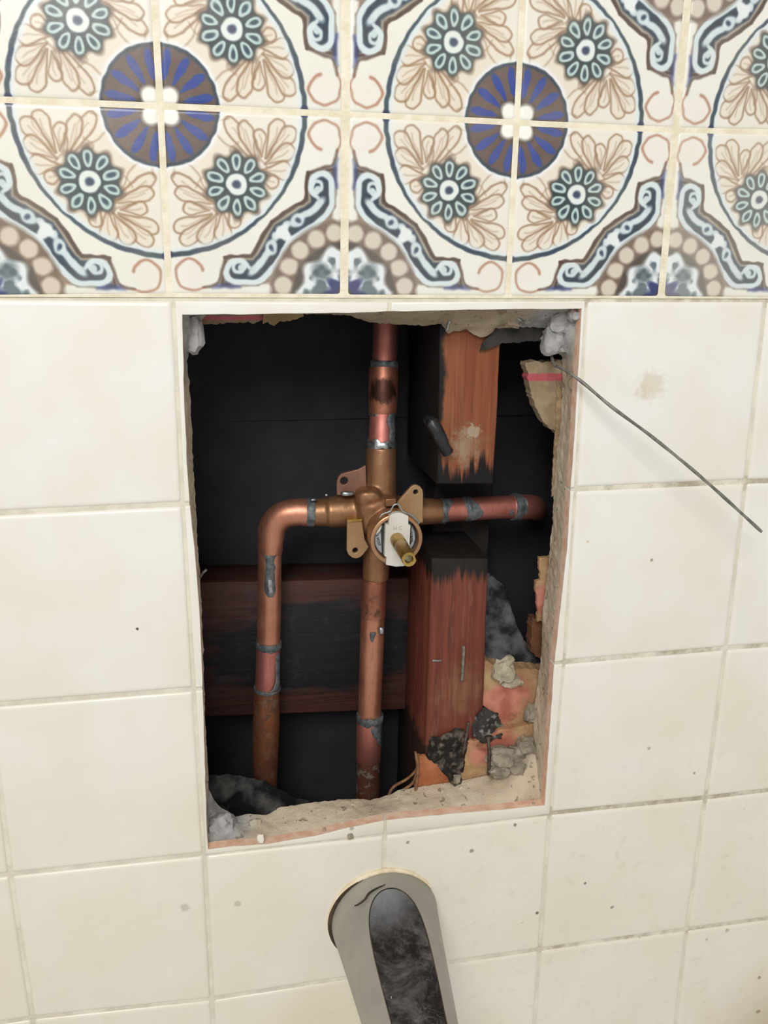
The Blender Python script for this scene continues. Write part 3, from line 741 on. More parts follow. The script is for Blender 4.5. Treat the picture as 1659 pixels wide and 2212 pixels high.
# ---- gypsum board remnants, paper, rubble
M['stripe'] = paper('brown_board_paper_striped', (U(1180, 812, 34).z, .0022))
M['paper'] = paper('brown_board_paper')
M['board_core'] = simple('torn_board_edge', '8a7355', 'a58e6c', .95, sc=190., bs=.6)
M['rubble_pale'] = simple('pale_mortar', '9f957f', 'b9b09b', .95, sc=150., bs=.8, bsc=380., spec=.2)
M['rubble'] = simple('mortar_rubble', '7f7667', '9c9382', .95, sc=170., bs=.8, bsc=380., spec=.2)
M['brown'] = simple('brown_board', '5b3822', '6f482d', .8, sc=90., bs=.4)
M['fibre'] = simple('brown_fibre', '6d4a30', '8a6443', .9, sc=260.)
def scrap(name, pts, y, th, m, label, cat='wallboard', group=None, amp=.0008, core=None, parent=None):
    mb = MB(); P = ragged(px(pts, y), .0014, amp, len(pts)); mb.plate(P, y, y + th)
    for i, v in enumerate(mb.v): v.y += .0009 * mnoise.noise(Vector((v.x * 60, 3, v.z * 60)))
    o = mb.build(name, m, parent, smooth=0)
    if not parent: tag(o, label, cat, group)
    return o
scrap('wallboard_scrap', [(1135, 783), (1215, 779), (1240, 790), (1240, 900), (1206, 940), (1197, 930), (1180, 918), (1165, 897), (1150, 862), (1143, 835)], 28, 9, M['stripe'], 'torn brown wallboard flap with a pink stripe at the upper right of the opening')
scrap('wallboard_scrap', [(1203, 822), (1214, 850), (1211, 930), (1213, 944), (1206, 1000), (1200, 1070), (1192, 1072), (1196, 1000), (1199, 945), (1201, 880)], 27, 1.2, M['board_core'], 'thin upright strip of torn wallboard below the pink-striped flap', amp=.0005)
scrap('wallboard_scrap', [(1165, 1206), (1196, 1200), (1196, 1345), (1162, 1340), (1160, 1300), (1156, 1275), (1158, 1255), (1166, 1252)], 33, 3, pink_paper('red_stained_paper_side', U(1180, 1290, 33), .012), 'crumpled reddish board paper on the right edge below the side pipe')
scrap('wallboard_scrap', [(1150, 1332), (1175, 1344), (1186, 1345), (1180, 1440), (1146, 1404)], 40, 9, M['brown'], 'dark brown board corner beside the dusty black felt')
a_ = scrap('wallboard_scrap', [(1030, 1425), (1062, 1434), (1100, 1444), (1180, 1448), (1190, 1560), (1150, 1562), (1098, 1577), (1086, 1572), (1070, 1545), (1046, 1527), (1030, 1520)], 33, 10, pink_paper('pink_board_paper', U(1085, 1515, 33), .022), 'pink and tan wallboard remnant under the pale mortar chunk')
scrap('wallboard_scrap', [(1012, 1602), (1055, 1592), (1075, 1578), (1140, 1566), (1175, 1560), (1175, 1610), (1130, 1620), (1060, 1655), (1050, 1690), (995, 1700), (996, 1660), (1006, 1630)], 27, 8, pink_paper('pink_board_paper_low', U(1070, 1612, 27), .020), 'pink-stained wallboard remnant behind the mortar rubble pile')
scrap('wallboard_scrap', [(905, 1633), (918, 1634), (948, 1655), (975, 1668), (978, 1690), (975, 1730), (890, 1730), (898, 1690)], 27, 3, simple('orange_board_paper', '9c5a38', 'b0714a', .9, sc=90., bs=.5), 'orange-brown torn board paper at the foot of the stud')
scrap('wallboard_scrap', [(428, 676), (575, 674), (572, 690), (560, 695), (500, 698), (434, 699)], 27, 3, paper('brown_board_paper_top', (U(500, 687, 27).z, .0011), '8d7b62', '7c6a52', 'b8616a'), 'strip of brown wallboard with a pink stripe under the top edge, upper left corner')
scrap('wallboard_scrap', [(570, 676), (655, 672), (654, 684), (640, 690), (612, 694), (592, 702), (578, 697), (568, 698)], 25, 1.5, simple('tan_torn_paper', '8b7450', 'a58d66', .9, sc=120., bs=.5), 'torn tan paper flap hanging under the top edge left of the riser pipe', amp=.0007)
scrap('felt_scrap', [(1036, 757), (1046, 735), (1065, 715), (1078, 700), (1196, 700), (1190, 722), (1172, 737), (1150, 735), (1120, 740), (1085, 742), (1060, 752)], 27.5, 1.2, simple('charcoal_felt', '252321', '3c3936', .9, sc=90., bs=.5), 'torn charcoal felt strip under the top edge, across the top of the stud', 'paper')
# rubble
def rock(label, a, b, y, r, seed, group=None, m='rubble', name='mortar_chunk', rough=.4):
    mb = MB(); mb.rock(U(a, b, y), [v / 1000 for v in r], seed, 3, rough); o = mb.build(name, M[m], None, smooth=25); tag(o, label, 'rubble', 'loose mortar rubble in the lower right corner'); return o
rock('pale mortar chunk resting on the pink wallboard remnant', 1091, 1446, 27, (7.0, 5.0, 8.2), 4, m='rubble_pale')
rock('pale mortar flake leaning under the larger pale chunk', 1106, 1471, 28, (6.4, 4.0, 4.0), 9, m='rubble_pale')
rock('largest grey chunk of the rubble pile in the lower right corner', 1082, 1632, 22, (9.0, 6.0, 6.0), 11)
rock('chunk at the right end of the rubble pile, against the jamb', 1138, 1608, 23, (6.0, 5., 5.0), 13)
rock('middle chunk of the rubble pile, right of the largest', 1112, 1628, 24, (6.0, 5., 5.5), 15)
rock('lowest chunk of the rubble pile on the mortar sill', 1078, 1664, 21, (8.0, 5., 5.0), 17)
rock('small grey chunk stuck on the right jamb above the rubble', 1150, 1540, 27, (4.5, 4., 5.5), 19)
rock('tiny pale chip on the sill at the foot of the stud', 987, 1683, 22, (2.2, 2., 2.8), 21)
rock('flat chunk low on the right of the rubble pile', 1116, 1656, 22, (6.5, 5., 4.2), 23)
# dusty black felt and dirt
M['dirt_black'] = simple('black_dirt', '26211d', '6b635b', .95, sc=190., bs=1., bsc=330., spec=.2, lo=.44, hi=.68)
def mound(name, pts, y, depth, m, label, cat, seed=0, amp=.0022, step=.0030):
    """a slumped sheet: dense plate with a crumpled face"""
    P = px(pts, y); xs = [p.x for p in P]; zs = [p.z for p in P]; mb = MB(); nx = int((max(xs) - min(xs)) / step) + 1; nz = int((max(zs) - min(zs)) / step) + 1
    def inside(x, z):
        c = False
        for i in range(len(P)):
            a, b = P[i], P[i - 1]
            if (a.z > z) != (b.z > z) and x < (b.x - a.x) * (z - a.z) / (b.z - a.z) + a.x: c = not c
        return c
    def pin(x, z):
        best = None
        for i in range(len(P)):
            a, b = P[i - 1], P[i]; d = b - a; t = max(0, min(1, ((x - a.x) * d.x + (z - a.z) * d.z) / max(1e-12, d.x * d.x + d.z * d.z)))
            q = a + d * t; e = (q.x - x) ** 2 + (q.z - z) ** 2
            if best is None or e < best[0]: best = (e, q.x, q.z)
        return best[1:]
    idx = {}
    def vid(i, j):
        if (i, j) not in idx:
            x = min(xs) + i * step; z = min(zs) + j * step
            if not inside(x, z): x, z = pin(x, z)
            q = Vector((x * 75, seed, z * 75))
            idx[(i, j)] = len(mb.v); mb.v.append(Vector((x + mnoise.noise(q * 5) * .0009, y / 1000 + depth * (z - min(zs)) / (max(zs) - min(zs)) + amp * mnoise.fractal(q, 1., 2., 4), z + mnoise.noise(q * 5 + Vector((9, 9, 9))) * .0009)))
        return idx[(i, j)]
    for i in range(-1, nx + 1):
        for j in range(-1, nz + 1):
            if any(inside(min(xs) + (i + p) * step, min(zs) + (j + q) * step) for p in (0, 1) for q in (0, 1)): mb.f.append([vid(i, j), vid(i + 1, j), vid(i + 1, j + 1), vid(i, j + 1)]); mb.m.append(0)
    o = mb.build(name, m, None, smooth=70); md = o.modifiers.new('thick', 'SOLIDIFY'); md.thickness = .0015; md.offset = 1
    return tag(o, label, cat)
mound('felt_scrap', [(1030, 1262), (1060, 1262), (1085, 1272), (1112, 1292), (1122, 1330), (1132, 1372), (1146, 1400), (1176, 1415), (1180, 1462), (1030, 1450)], 52, .030, M['felt_grey'], 'dusty black building felt slumped to the right of the lower stud', 'paper', 3, .003)
mound('debris_heap', [(932, 1600), (960, 1592), (1000, 1575), (1012, 1600), (1002, 1640), (996, 1680), (985, 1700), (960, 1670), (925, 1640)], 26, .003, M['dirt_black'], 'black and grey dirt caked over the foot of the stud', 'debris', 8, .0048, .0014)
mound('debris_heap', [(1020, 1590), (1028, 1550), (1046, 1530), (1075, 1545), (1090, 1572), (1080, 1592), (1040, 1600)], 28, .004, simple('grey_dust', '2e2b28', '84857f', .8, sc=220., bs=1., bsc=300., lo=.5, hi=.68), 'grey dust clump between the stud foot and the pink paper', 'debris', 12, .0045, .0014)
mound('felt_scrap', [(430, 1690), (500, 1692), (570, 1702), (640, 1735), (720, 1745), (700, 1800), (430, 1800)], 55, .010, M['felt_dust'], 'crumpled dusty black felt in the lower left corner of the opening', 'paper', 17, .004)
# brown roots of fibre at the sill
for i, P in enumerate(([(838, 1722, 30), (850, 1700, 30), (880, 1682, 29), (900, 1660, 28), (898, 1634, 28)], [(842, 1728, 29), (862, 1712, 27), (892, 1690, 26), (902, 1655, 26), (903, 1628, 27)], [(896, 1718, 24), (900, 1690, 24), (903, 1655, 24), (897, 1624, 25)])):
    mb = MB(); mb.tube(curve([U(*p) for p in P]), [.0011 - .0006 * k / 40 for k in range(len(curve([U(*p) for p in P])))], 7); o = mb.build('splinter', M['fibre'], None, smooth=60)
    tag(o, ('long curved brown splinter lying on the sill left of the stud', 'middle brown splinter curling up beside the orange paper', 'short upright brown splinter against the orange board paper')[i], 'splinter', 'brown splinters left of the stud')

# ================================================================ copper plumbing, all soldered into one piece
M['copper'] = copper('copper_pipe', 'bd8168', 'cc9076', .40)
M['copper_pink'] = copper('fluxed_pink_copper', 'c98478', 'b97466', .46)
M['copper_burnt'] = copper('burnt_copper', 'b0735e', '96604c', .46, .30)
M['copper_scorch'] = copper('scorched_copper', 'b37760', '9a6450', .45, .25, '2a1a16', 0., (U(826, 846, 66), .0105))
M['copper_old'] = copper('corroded_copper', '96603f', '7a4a36', .6, .38, '4a3526', .12)
M['copper_crust'] = copper('crusted_copper', '8d5a44', '6d4a3b', .65, .4, '4d4338', .7)
M['solder'] = simple('grey_solder', '4b5053', '6c7173', .52, .35, sc=240., bs=.35, bsc=500.)
M['solder_bright'] = simple('bright_solder', '7d8486', 'b5babb', .32, .85, sc=300., bs=.35, bsc=400.)
M['bronze'] = copper('cast_bronze', '9a7352', '8a6247', .42, .12, '6b3c28', 0., None, .65)
M['bronze_ear'] = copper('bronze_plate', 'ad8e68', 'a07f5b', .45, .03, '6b3c28', 0., None, .5)
M['bronze_ring'] = copper('bronze_ring', 'b98f6c', 'a97f5e', .35, .03, '5a3a28', 0., None, .7)
M['bronze_red'] = copper('heat_tinted_bronze', '94705e', '84604f', .45, 0., '2c1c16', 0., None, .5)
M['brass'] = simple('bright_brass', 'a98a4c', 'bd9d59', .34, .8, sc=120., bs=.08, bsc=700.)
M['white_plastic'] = simple('white_plastic', 'c6c3b9', 'd0cdc3', .45, sc=60., bs=.05)
M['dark_plastic'] = simple('dark_grey_plastic', '2c2d30', '3d3f43', .5, sc=90., bs=.1)
M['pale_plastic'] = simple('pale_grey_plastic', 'a3a6aa', 'b5b8bb', .4, sc=60., bs=.05)
M['ink'] = simple('dark_print', '2b2b2d', '333336', .6, sc=60., bs=0)
M['ink_faint'] = simple('moulded_letter', 'adaaa0', 'b4b1a7', .5, sc=60., bs=0)
M['clip'] = simple('zinc_clip', '8f9692', 'a8afab', .4, .7, sc=200.)
M['dark_hole'] = simple('threaded_bore', '6f6a52', 'a7a182', .3, 1., sc=500.)
valve = thing('shower_valve', 'copper and bronze shower valve with its soldered supply pipes inside the wall opening', 'valve', U(823, 1110, 64))
def pipe(name, P, hw, m, parent=valve, n=28, k=1):
    """P: (px, py, depth); hw: half width in pixels at each point"""
    pts = [U(*p) for p in P]; rs = [h * S(*p) for h, p in zip(hw if isinstance(hw, (list, tuple)) else [hw] * len(P), P)]
    mb = MB(); mb.tube(pts, rs, n); return mb.build(name, M[m], parent, smooth=40)
def collar(P0, P1, hw, m='solder', jag=.0012, seed=0, parent=valve, n=48, name='solder_joint'):
    """a band of solder with a ragged edge round a pipe"""
    a, b = U(*P0), U(*P1); ax = (b - a).normalized(); u = ax.orthogonal().normalized(); w = ax.cross(u); r = hw * S(*P0); L = (b - a).length
    rings = []
    for t, rr in ((-.02, -.0004), (0, .00015), (.25, .0005), (.75, .0005), (1., .00015), (1.02, -.0004)):
        ring = []
        for j in range(n):
            g = 2 * math.pi * j / n; e = mnoise.noise(Vector((math.cos(g) * 2.4 + seed, math.sin(g) * 2.4, seed * 1.7))) + .5 * mnoise.noise(Vector((math.cos(g) * 7 + seed, math.sin(g) * 7, seed)))
            e2 = mnoise.noise(Vector((math.cos(g) * 2.4 + seed + 20, math.sin(g) * 2.4, seed * 1.7))) + .5 * mnoise.noise(Vector((math.cos(g) * 8 + seed + 31, math.sin(g) * 8, seed)))
            d = t * L + (e * jag * (1 - min(1, max(0, t)))) + e2 * jag * min(1, max(0, t)) * 1.4
            ring.append(a + ax * d + (u * math.cos(g) + w * math.sin(g)) * (r + rr + .0001 * math.sin(9 * g + seed)))
        rings.append(ring)
    mb = MB(); mb.rings(rings, 0, True, True); return mb.build(name, M[m], parent, smooth=50)
def drip(rows, axis, hw, y, m='solder', parent=valve, lift=.0007, name='solder_drip'):
    """solder run on the visible side of an upright pipe; rows: (py, left, right) with edges as fractions of the half width"""
    mb = MB(); rings = []
    ln = len(rows)
    for i, (py, l, r) in enumerate(rows):
        xc = axis(py); c = U(xc, py, y); rad = hw(py) * S(xc, py, y); toward = (CAM - c); toward.z = 0; toward.normalize(); side = Vector((-toward.y, toward.x, 0))
        row = []
        for j in range(9):
            s = l + (r - l) * j / 8; ed = max(0, 1 - abs(j / 4 - 1) ** 3) * (1 if 0 < i < ln - 1 else 0)
            row.append(c + (side * s + toward * math.sqrt(max(0, 1 - s * s))) * (rad + .00005 + lift * ed))
        rings.append(row)
    mb.rings(rings, 0, False, False, closed=False); o = mb.build(name, M[m], parent, smooth=80, fix=False); return o
# riser to the shower head
pipe('riser_pipe', [(836, 560, 88), (834, 690, 82), (832, 740, 80), (830, 800, 78)], [27, 27, 27, 27], 'copper_pink')
pipe('coupling', [(829, 794, 77), (829, 796, 77), (828, 840, 74), (827, 888, 71), (827, 890, 71)], [31, 32, 32, 31, 30.5], 'copper_scorch')
pipe('pipe_section', [(827, 885, 71), (825, 930, 68), (824, 975, 66)], [28, 28, 29], 'copper_pink')
collar((830.5, 779, 78), (830, 795, 77.5), 28.5, seed=1)
collar((826.5, 891, 71), (826.5, 897, 71), 28.6, 'solder_bright', .0008, 2)
collar((824.5, 953, 67), (824, 971, 66), 30.5, 'solder_bright', .0022, 3)
drip([(890, .55, 1.), (905, .35, 1.), (925, .6, 1.), (940, .5, 1.), (955, .35, 1.), (962, .3, 1.)], lambda y: 825.5, lambda y: 28.3, 68, 'solder')
# down to the tub spout
pipe('drop_pipe', [(811, 1236, 63), (810, 1260, 63), (806, 1300, 64), (803, 1400, 65), (800, 1480, 66), (798, 1560, 67)], [25, 25.5, 26, 26, 25.5, 25], 'copper')
pipe('pipe_section', [(809.5, 1252, 62.5), (808, 1275, 63), (806.5, 1330, 63.5)], [26.2, 26.5, 26.6], 'copper_burnt')
pipe('coupling', [(799, 1546, 66), (798, 1550, 66), (797, 1600, 67), (796, 1638, 68), (796, 1641, 68)], [26, 27.5, 27.5, 27, 26], 'copper_pink')
pipe('pipe_section', [(796, 1636, 68), (795, 1680, 69), (794, 1760, 71), (793, 1840, 72)], [24.5, 25, 26, 26], 'copper_crust')
collar((799.5, 1542, 66), (799, 1556, 66), 28.2, seed=5)
drip([(1552, -.3, .95), (1566, .15, .95), (1578, .3, .95), (1588, .62, .95), (1600, .75, .95), (1606, .9, .95)], lambda y: 797.5, lambda y: 27.8, 66.5)
drip([(1356, -.3, .2), (1362, -.35, .1), (1370, -.3, 0), (1376, -.2, -.1)], lambda y: 808, lambda y: 26.3, 64)
mb = MB(); mb.rock(U(824, 1362, 56), (.0018, .0018, .0028), 3, 2, .1); mb.build('solder_drop', M['solder_bright'], valve, smooth=80)
# cold side: elbow and pipe down the left
EL = []
Rr = 46
for t in range(13):
    a = math.pi / 2 * t / 12; EL.append((632 - Rr * math.sin(a), 1152 - Rr * math.cos(a) + 2, 66 + 4 * t / 12))
pipe('elbow', [(664, 1107, 65), (661, 1107, 65), (645, 1106, 66)] + EL[1:] + [(584, 1170, 70), (583.5, 1188, 71), (583, 1190, 71)], [29.5, 30.5, 30] + [29.5] * 12 + [27.5, 27.2, 26.5], 'copper')
pipe('side_pipe', [(583, 1180, 71), (582, 1300, 73), (580, 1400, 75), (579, 1440, 76), (577, 1490, 77)], [25.5, 25.6, 25.2, 25, 25], 'copper')
pipe('pipe_section', [(580, 1390, 74.6), (578.5, 1440, 75.8), (577, 1492, 76.7)], [26, 26, 26], 'copper_pink')
pipe('corroded_pipe', [(577, 1484, 76), (576, 1500, 76.5), (575, 1560, 77), (573, 1620, 78), (573, 1660, 79), (575, 1700, 80), (577, 1760, 81), (577, 1840, 82)], [26.5, 28, 28.8, 28.5, 26.5, 23, 22.5, 22], 'copper_old')
collar((580.5, 1384, 74.5), (580, 1398, 74.8), 27, seed=7)
collar((577.2, 1482, 76.5), (577, 1490, 76.7), 27.4, 'solder', .0012, 8)
drip([(1394, .45, .98), (1410, .55, .98), (1440, .62, .98), (1465, .6, .98), (1478, .4, .98), (1484, .1, .98)], lambda y: 578.8, lambda y: 26.1, 75.6)
drip([(1188, -.70, .70), (1193, -.62, .62), (1200, -.42, .42), (1208, -.36, .34), (1218, -.34, .48), (1226, -.38, .40), (1240, -.40, .42), (1256, -.44, .46), (1266, -.42, .50), (1274, -.30, .44), (1281, -.10, .28)], lambda y: 583 - (y - 1190) * .008, lambda y: 25.6, 71.6)
drip([(1236, -.22, .2), (1246, -.26, .24), (1260, -.24, .30), (1270, -.14, .30), (1277, .0, .22)], lambda y: 583 - (y - 1190) * .008, lambda y: 26.4, 71.6, 'solder_bright')
collar((664, 1107, 65), (680, 1107, 64.5), 29.8, 'solder', .0010, 10)
# hot side: short run to the right
pipe('hot_pipe', [(940, 1104, 63), (1000, 1100, 64), (1060, 1097, 66), (1110, 1095, 67)], [25.5, 25.3, 25, 25], 'copper_pink')
pipe('elbow', [(1106, 1095, 67), (1110, 1095, 67), (1130, 1095, 68), (1142, 1095, 71), (1152, 1096, 78), (1157, 1098, 88), (1159, 1100, 108)], [26, 27.3, 27.3, 27, 26, 25, 24], 'copper_pink')
collar((952, 1104, 63.2), (962, 1103.5, 63.3), 26.5, seed=12)
collar((1003, 1100, 64), (1014, 1099, 64.5), 26.2, seed=14, jag=.0012)
collar((1106, 1095, 66.9), (1122, 1095, 67.6), 28.2, 'solder', .0010, seed=16)
def splash(pts, y, parent=valve):
    '''a flake of solder wrapped on the near side of the horizontal hot pipe; pts outline in pixels'''
    mb = MB(); rad = 25.4 * S(1030, 1098, 64); ymid = lambda x: 1104 - (x - 940) * .055; P = [pts[-1]] + pts; rows = []
    xs = [p[0] for p in pts]
    for k in range(13):
        x = min(xs) + (max(xs) - min(xs)) * (k + .02) / 12.05; cr = []
        for i in range(len(pts)):
            a, b = pts[i - 1], pts[i]
            if (a[0] - x) * (b[0] - x) < 0: cr.append(a[1] + (b[1] - a[1]) * (x - a[0]) / (b[0] - a[0]))
        if len(cr) < 2: continue
        lo, hi = min(cr), max(cr); row = []
        for j in range(7):
            py = lo + (hi - lo) * j / 6; s_ = max(-.999, min(.999, (ymid(x) - py) / 26.2)); c = U(x, ymid(x), y); tw = CAM - c; tw.x = 0; tw.normalize(); up = Vector((0, -tw.z, tw.y)) * -1
            if up.z < 0: up = -up
            row.append(c + (up * s_ + tw * math.sqrt(1 - s_ * s_)) * (rad + .00055))
        rows.append(row)
    mb.rings(rows, 0, False, False, closed=False); return mb.build('solder_drip', M['solder'], parent, smooth=80, fix=False)
splash([(954, 1078), (974, 1080), (975, 1086), (968, 1094), (962, 1103), (958, 1118), (953, 1124), (951, 1100)], 63.3)
splash([(996, 1076), (1012, 1075), (1018, 1084), (1028, 1090), (1030, 1098), (1037, 1106), (1035, 1114), (1025, 1122), (1008, 1124), (1004, 1108), (998, 1092)], 64.2)
splash([(1094, 1104), (1100, 1101), (1102, 1106), (1099, 1113), (1093, 1114)], 66.8)
splash([(1126, 1076), (1132, 1080), (1130, 1092), (1132, 1104), (1128, 1116), (1122, 1118), (1120, 1090)], 67.4)
# ---- the valve casting
mb = MB()
CX = U(857, 1166, 28)                         # centre of the cartridge bore
ring_r = 58 * S(857, 1166, 28)
def tb(P, hw, n=28): mb.tube([U(*p) for p in P], [h * S(*p) for h, p in zip(hw, P)], n)
tb([(824, 966, 66), (823, 1000, 65), (822, 1050, 64), (821, 1090, 63), (818, 1130, 63), (816, 1170, 62), (813, 1210, 62), (812, 1235, 62), (811, 1251, 62)], [32, 33.5, 35, 36, 33, 31, 29.5, 28.8, 28])
tb([(678, 1107, 64.5), (690, 1107, 64), (705, 1106, 64), (712, 1105.5, 63), (740, 1104, 63), (800, 1101, 63), (870, 1104, 62), (930, 1104.5, 62.5), (950, 1104.5, 63), (956, 1104, 63)], [29, 30, 31, 34, 34.5, 35, 33, 28.5, 27, 26])
mb.lathe(Vector((CX.x, .072, CX.z)), [(0, .011), (.004, .0138), (.018, .0142), (.030, .0143), (.036, .0140)], 40)
mb.rock(U(812, 1105, 60), (.0150, .0125, .0150), 2, 3, .06)
mb.rock(U(795, 1072, 56), (.0090, .0085, .0062), 5, 2, .08)
body = mb.build('valve_body', M['bronze'], valve, smooth=60)
rm = body.modifiers.new('cast', 'REMESH'); rm.mode = 'VOXEL'; rm.voxel_size = .0008; rm.use_smooth_shade = True
sm = body.modifiers.new('soften', 'SMOOTH'); sm.factor = .6; sm.iterations = 6
def disc(c, r, n=16): return [c + Vector((math.cos(2 * math.pi * i / n) * r, 0, math.sin(2 * math.pi * i / n) * r)) for i in range(n)]
def ear(name, pts, hole, hr, y, th, m='bronze_ear'):
    mb = MB(); P = px(pts, y); hc = U(*hole, y); hr = hr * S(*hole, y)
    mb.plate(P, y, y + th, [disc(hc, hr)])
    o = mb.build(name, M[m], valve, smooth=30); bv = o.modifiers.new('bevel', 'BEVEL'); bv.width = .0004; bv.segments = 2; bv.limit_method = 'ANGLE'
    return o
ear('mounting_ear', [(728, 1070), (727, 1048), (728, 1038), (732, 1029), (739, 1023), (775, 1014), (790, 1005), (792, 1070)], (743.5, 1039), 8.5, 60, 3, 'bronze_red')
ear('mounting_ear', [(858, 1087), (866, 1077), (888, 1052), (894, 1048), (901, 1047.5), (908, 1051), (913, 1058), (914.5, 1068), (914, 1129), (895, 1133), (862, 1100)], (898, 1063), 5.4, 44, 3)
ear('mounting_ear', [(750, 1127), (782, 1126), (788, 1165), (797, 1182), (784, 1199), (778, 1204), (770, 1207), (761, 1205), (753, 1199), (749, 1189)], (767.5, 1189), 6, 48, 3)
mb = MB(); a, b = U(833, 1078, 44), U(856, 1094, 44); mb.box(Vector((a.x, .044, b.z)), Vector((b.x, .056, a.z))); o = mb.build('stop_lug', M['bronze'], valve, smooth=30); bv = o.modifiers.new('bevel', 'BEVEL'); bv.width = .0006; bv.segments = 2
mb = MB(); P = px([(750, 1128), (782, 1126), (782, 1121), (750, 1123)], 47); mb.plate(P, 47, 53); mb.build('casting_ridge', M['brass'], valve, smooth=0)
# solder left along the top of the cold arm
mb = MB(); mb.rock(U(750, 1066, 54), (.0040, .0026, .0016), 2, 2, .2); mb.build('solder_drop', M['solder_bright'], valve, smooth=80)
mb = MB(); mb.rock(U(676, 1079, 58), (.0020, .0016, .0010), 6, 2, .2); mb.build('solder_drop', M['solder_bright'], valve, smooth=80)
mb = MB(); mb.rock(U(705, 1069, 57), (.0010, .0010, .0008), 7, 2, .2); mb.build('solder_drop', M['solder_bright'], valve, smooth=80)
# collar that holds the cartridge
mb = MB(); r = ring_r
mb.lathe(Vector((CX.x, .028, CX.z)), [(-.016, r * .80), (-.016, r * .96), (-.002, r), (-.0003, r * .985), (0, r * .96), (0, r * .86), (-.0006, r * .83), (-.006, r * .82), (-.016, r * .80)], 48)
col_ = mb.build('retaining_collar', M['bronze_ring'], valve, smooth=40)
cart = None
mb = MB(); mb.lathe(Vector((CX.x, .0335, CX.z)), [(-.010, r * .5), (-.010, r * .80), (0, r * .80), (.0003, r * .78)], 40)
cart = mb.build('cartridge', M['pale_plastic'], valve, smooth=40)
def cplate(name, pts, y, th, m, parent):
    mb = MB(); mb.plate(px(pts, y), y, y + th); o = mb.build(name, M[m], parent, smooth=30); return o
cplate('cartridge_rib', [(823, 1133), (830, 1125), (836, 1128), (836, 1210), (826, 1204)], 31.5, 2, 'dark_plastic', cart)
cplate('cartridge_rib', [(885, 1128), (889, 1130), (888.5, 1175), (884, 1175)], 31.5, 2, 'dark_plastic', cart)
cplate('cartridge_rib', [(892, 1135), (899, 1150), (900, 1165), (896, 1185), (892, 1186), (897.5, 1165), (896.5, 1150), (889, 1135)], 31.5, 1.5, 'dark_plastic', cart)
cplate('white_plate', [(809, 1142), (812, 1136), (820, 1134), (825, 1134.5), (824, 1141), (820, 1148), (812, 1155), (809, 1150)], 30, 2.5, 'white_plastic', cart)  # small white plate at the left of the cartridge face
cplate('key_stop', [(841.5, 1114.5), (847.5, 1110), (857, 1107.5), (867, 1108), (882, 1115), (882, 1132.6), (886.6, 1135), (884.5, 1177), (883.5, 1203), (880, 1204), (879, 1221), (870.6, 1223), (855, 1224), (834, 1220), (835, 1203), (830.6, 1201.5), (833, 1133), (839.8, 1133)], 26, 4, 'white_plastic', cart)
def lettering(name, text, p, size, m, parent, rot=0., th=.0002):
    cu = bpy.data.curves.new(name, 'FONT'); cu.body = text; cu.size = size; cu.extrude = th; cu.align_x = 'CENTER'; cu.align_y = 'CENTER'
    t = bpy.data.objects.new(name, cu); scene.collection.objects.link(t); dg = bpy.context.evaluated_depsgraph_get()
    me = bpy.data.meshes.new_from_object(t.evaluated_get(dg)); bpy.data.objects.remove(t)
    me.name = name; me.materials.clear(); me.materials.append(M[m])
    me.transform(Matrix.Rotation(rot, 4, 'Y') @ Matrix.Rotation(R(90), 4, 'X'))
    o = bpy.data.objects.new(name, me); scene.collection.objects.link(o); WL[o] = Vector(p); o.parent = parent; o.location = Vector(p) - WL[parent]; return o
lettering('letters', 'H C', U(859.5, 1141, 25.9), 12 * S(860, 1141, 26), 'ink_faint', cart)
lettering('letters', '1C9/06', U(893, 1163, 31.0) + Vector((-.0008, .0021, .0003)), 8.4 * S(892, 1160, 31), 'ink', cart, R(84))
lettering('letters', '1-VO27', U(817, 1167, 33.0), 7.8 * S(818, 1167, 31), 'ink', cart, R(78))
# stem: base and tip lie on one line straight out of the wall
SB = U(857, 1164, 27)
best = min(range(-60, 28), key=lambda y: (U(883.7, 1208.8, y) - SB).xz.length)
SY = best; ST = U(883.7, 1208.8, SY)
rb = 17.0 * S(883, 1208, SY)
mb = MB(); axis = (ST - SB).normalized(); L = (ST - SB).length
mb.lathe(SB - axis * .004, [(0, rb * .95), (.004, rb * .97), (L * .45, rb * .97), (L * .47, rb * .93), (L * .50, rb * .93), (L * .52, rb * .97), (L + .0034, rb), (L + .004, rb * .94), (L + .004, rb * .56), (L + .001, rb * .46), (L - .008, rb * .44), (L - .008, .0001)], 36, axis)
for v in mb.v:                                # the last third is flattened on two sides
    d = (v - SB).dot(axis)
    if d > L * .55:
        c_ = SB + axis * d; h = (v - c_).dot(Vector((1, 0, .35)).normalized())
        lim = rb * .84
        if abs(h) > lim: v -= Vector((1, 0, .35)).normalized() * (h - math.copysign(lim, h))
mb.build('stem', M['brass'], valve, smooth=35)
mb = MB(); mb.lathe(ST - axis * .001, [(-.002, rb * .2), (-.002, rb * .43), (-.0008, rb * .45)], 24, axis); mb.build('stem_screw_hole', M['dark_hole'], valve, smooth=30)
P = curve([U(*p, 27) for p in [(820, 1118), (826, 1111), (836, 1107), (843, 1104), (847, 1097), (851, 1091), (857, 1089), (863, 1092), (867, 1100), (871, 1105), (881, 1109), (891, 1114), (900, 1122), (905, 1131)]])
mb = MB(); mb.tube(P, 1.9 * S(857, 1100, 27), 8); mb.build('spring_clip', M['clip'], valve, smooth=70)

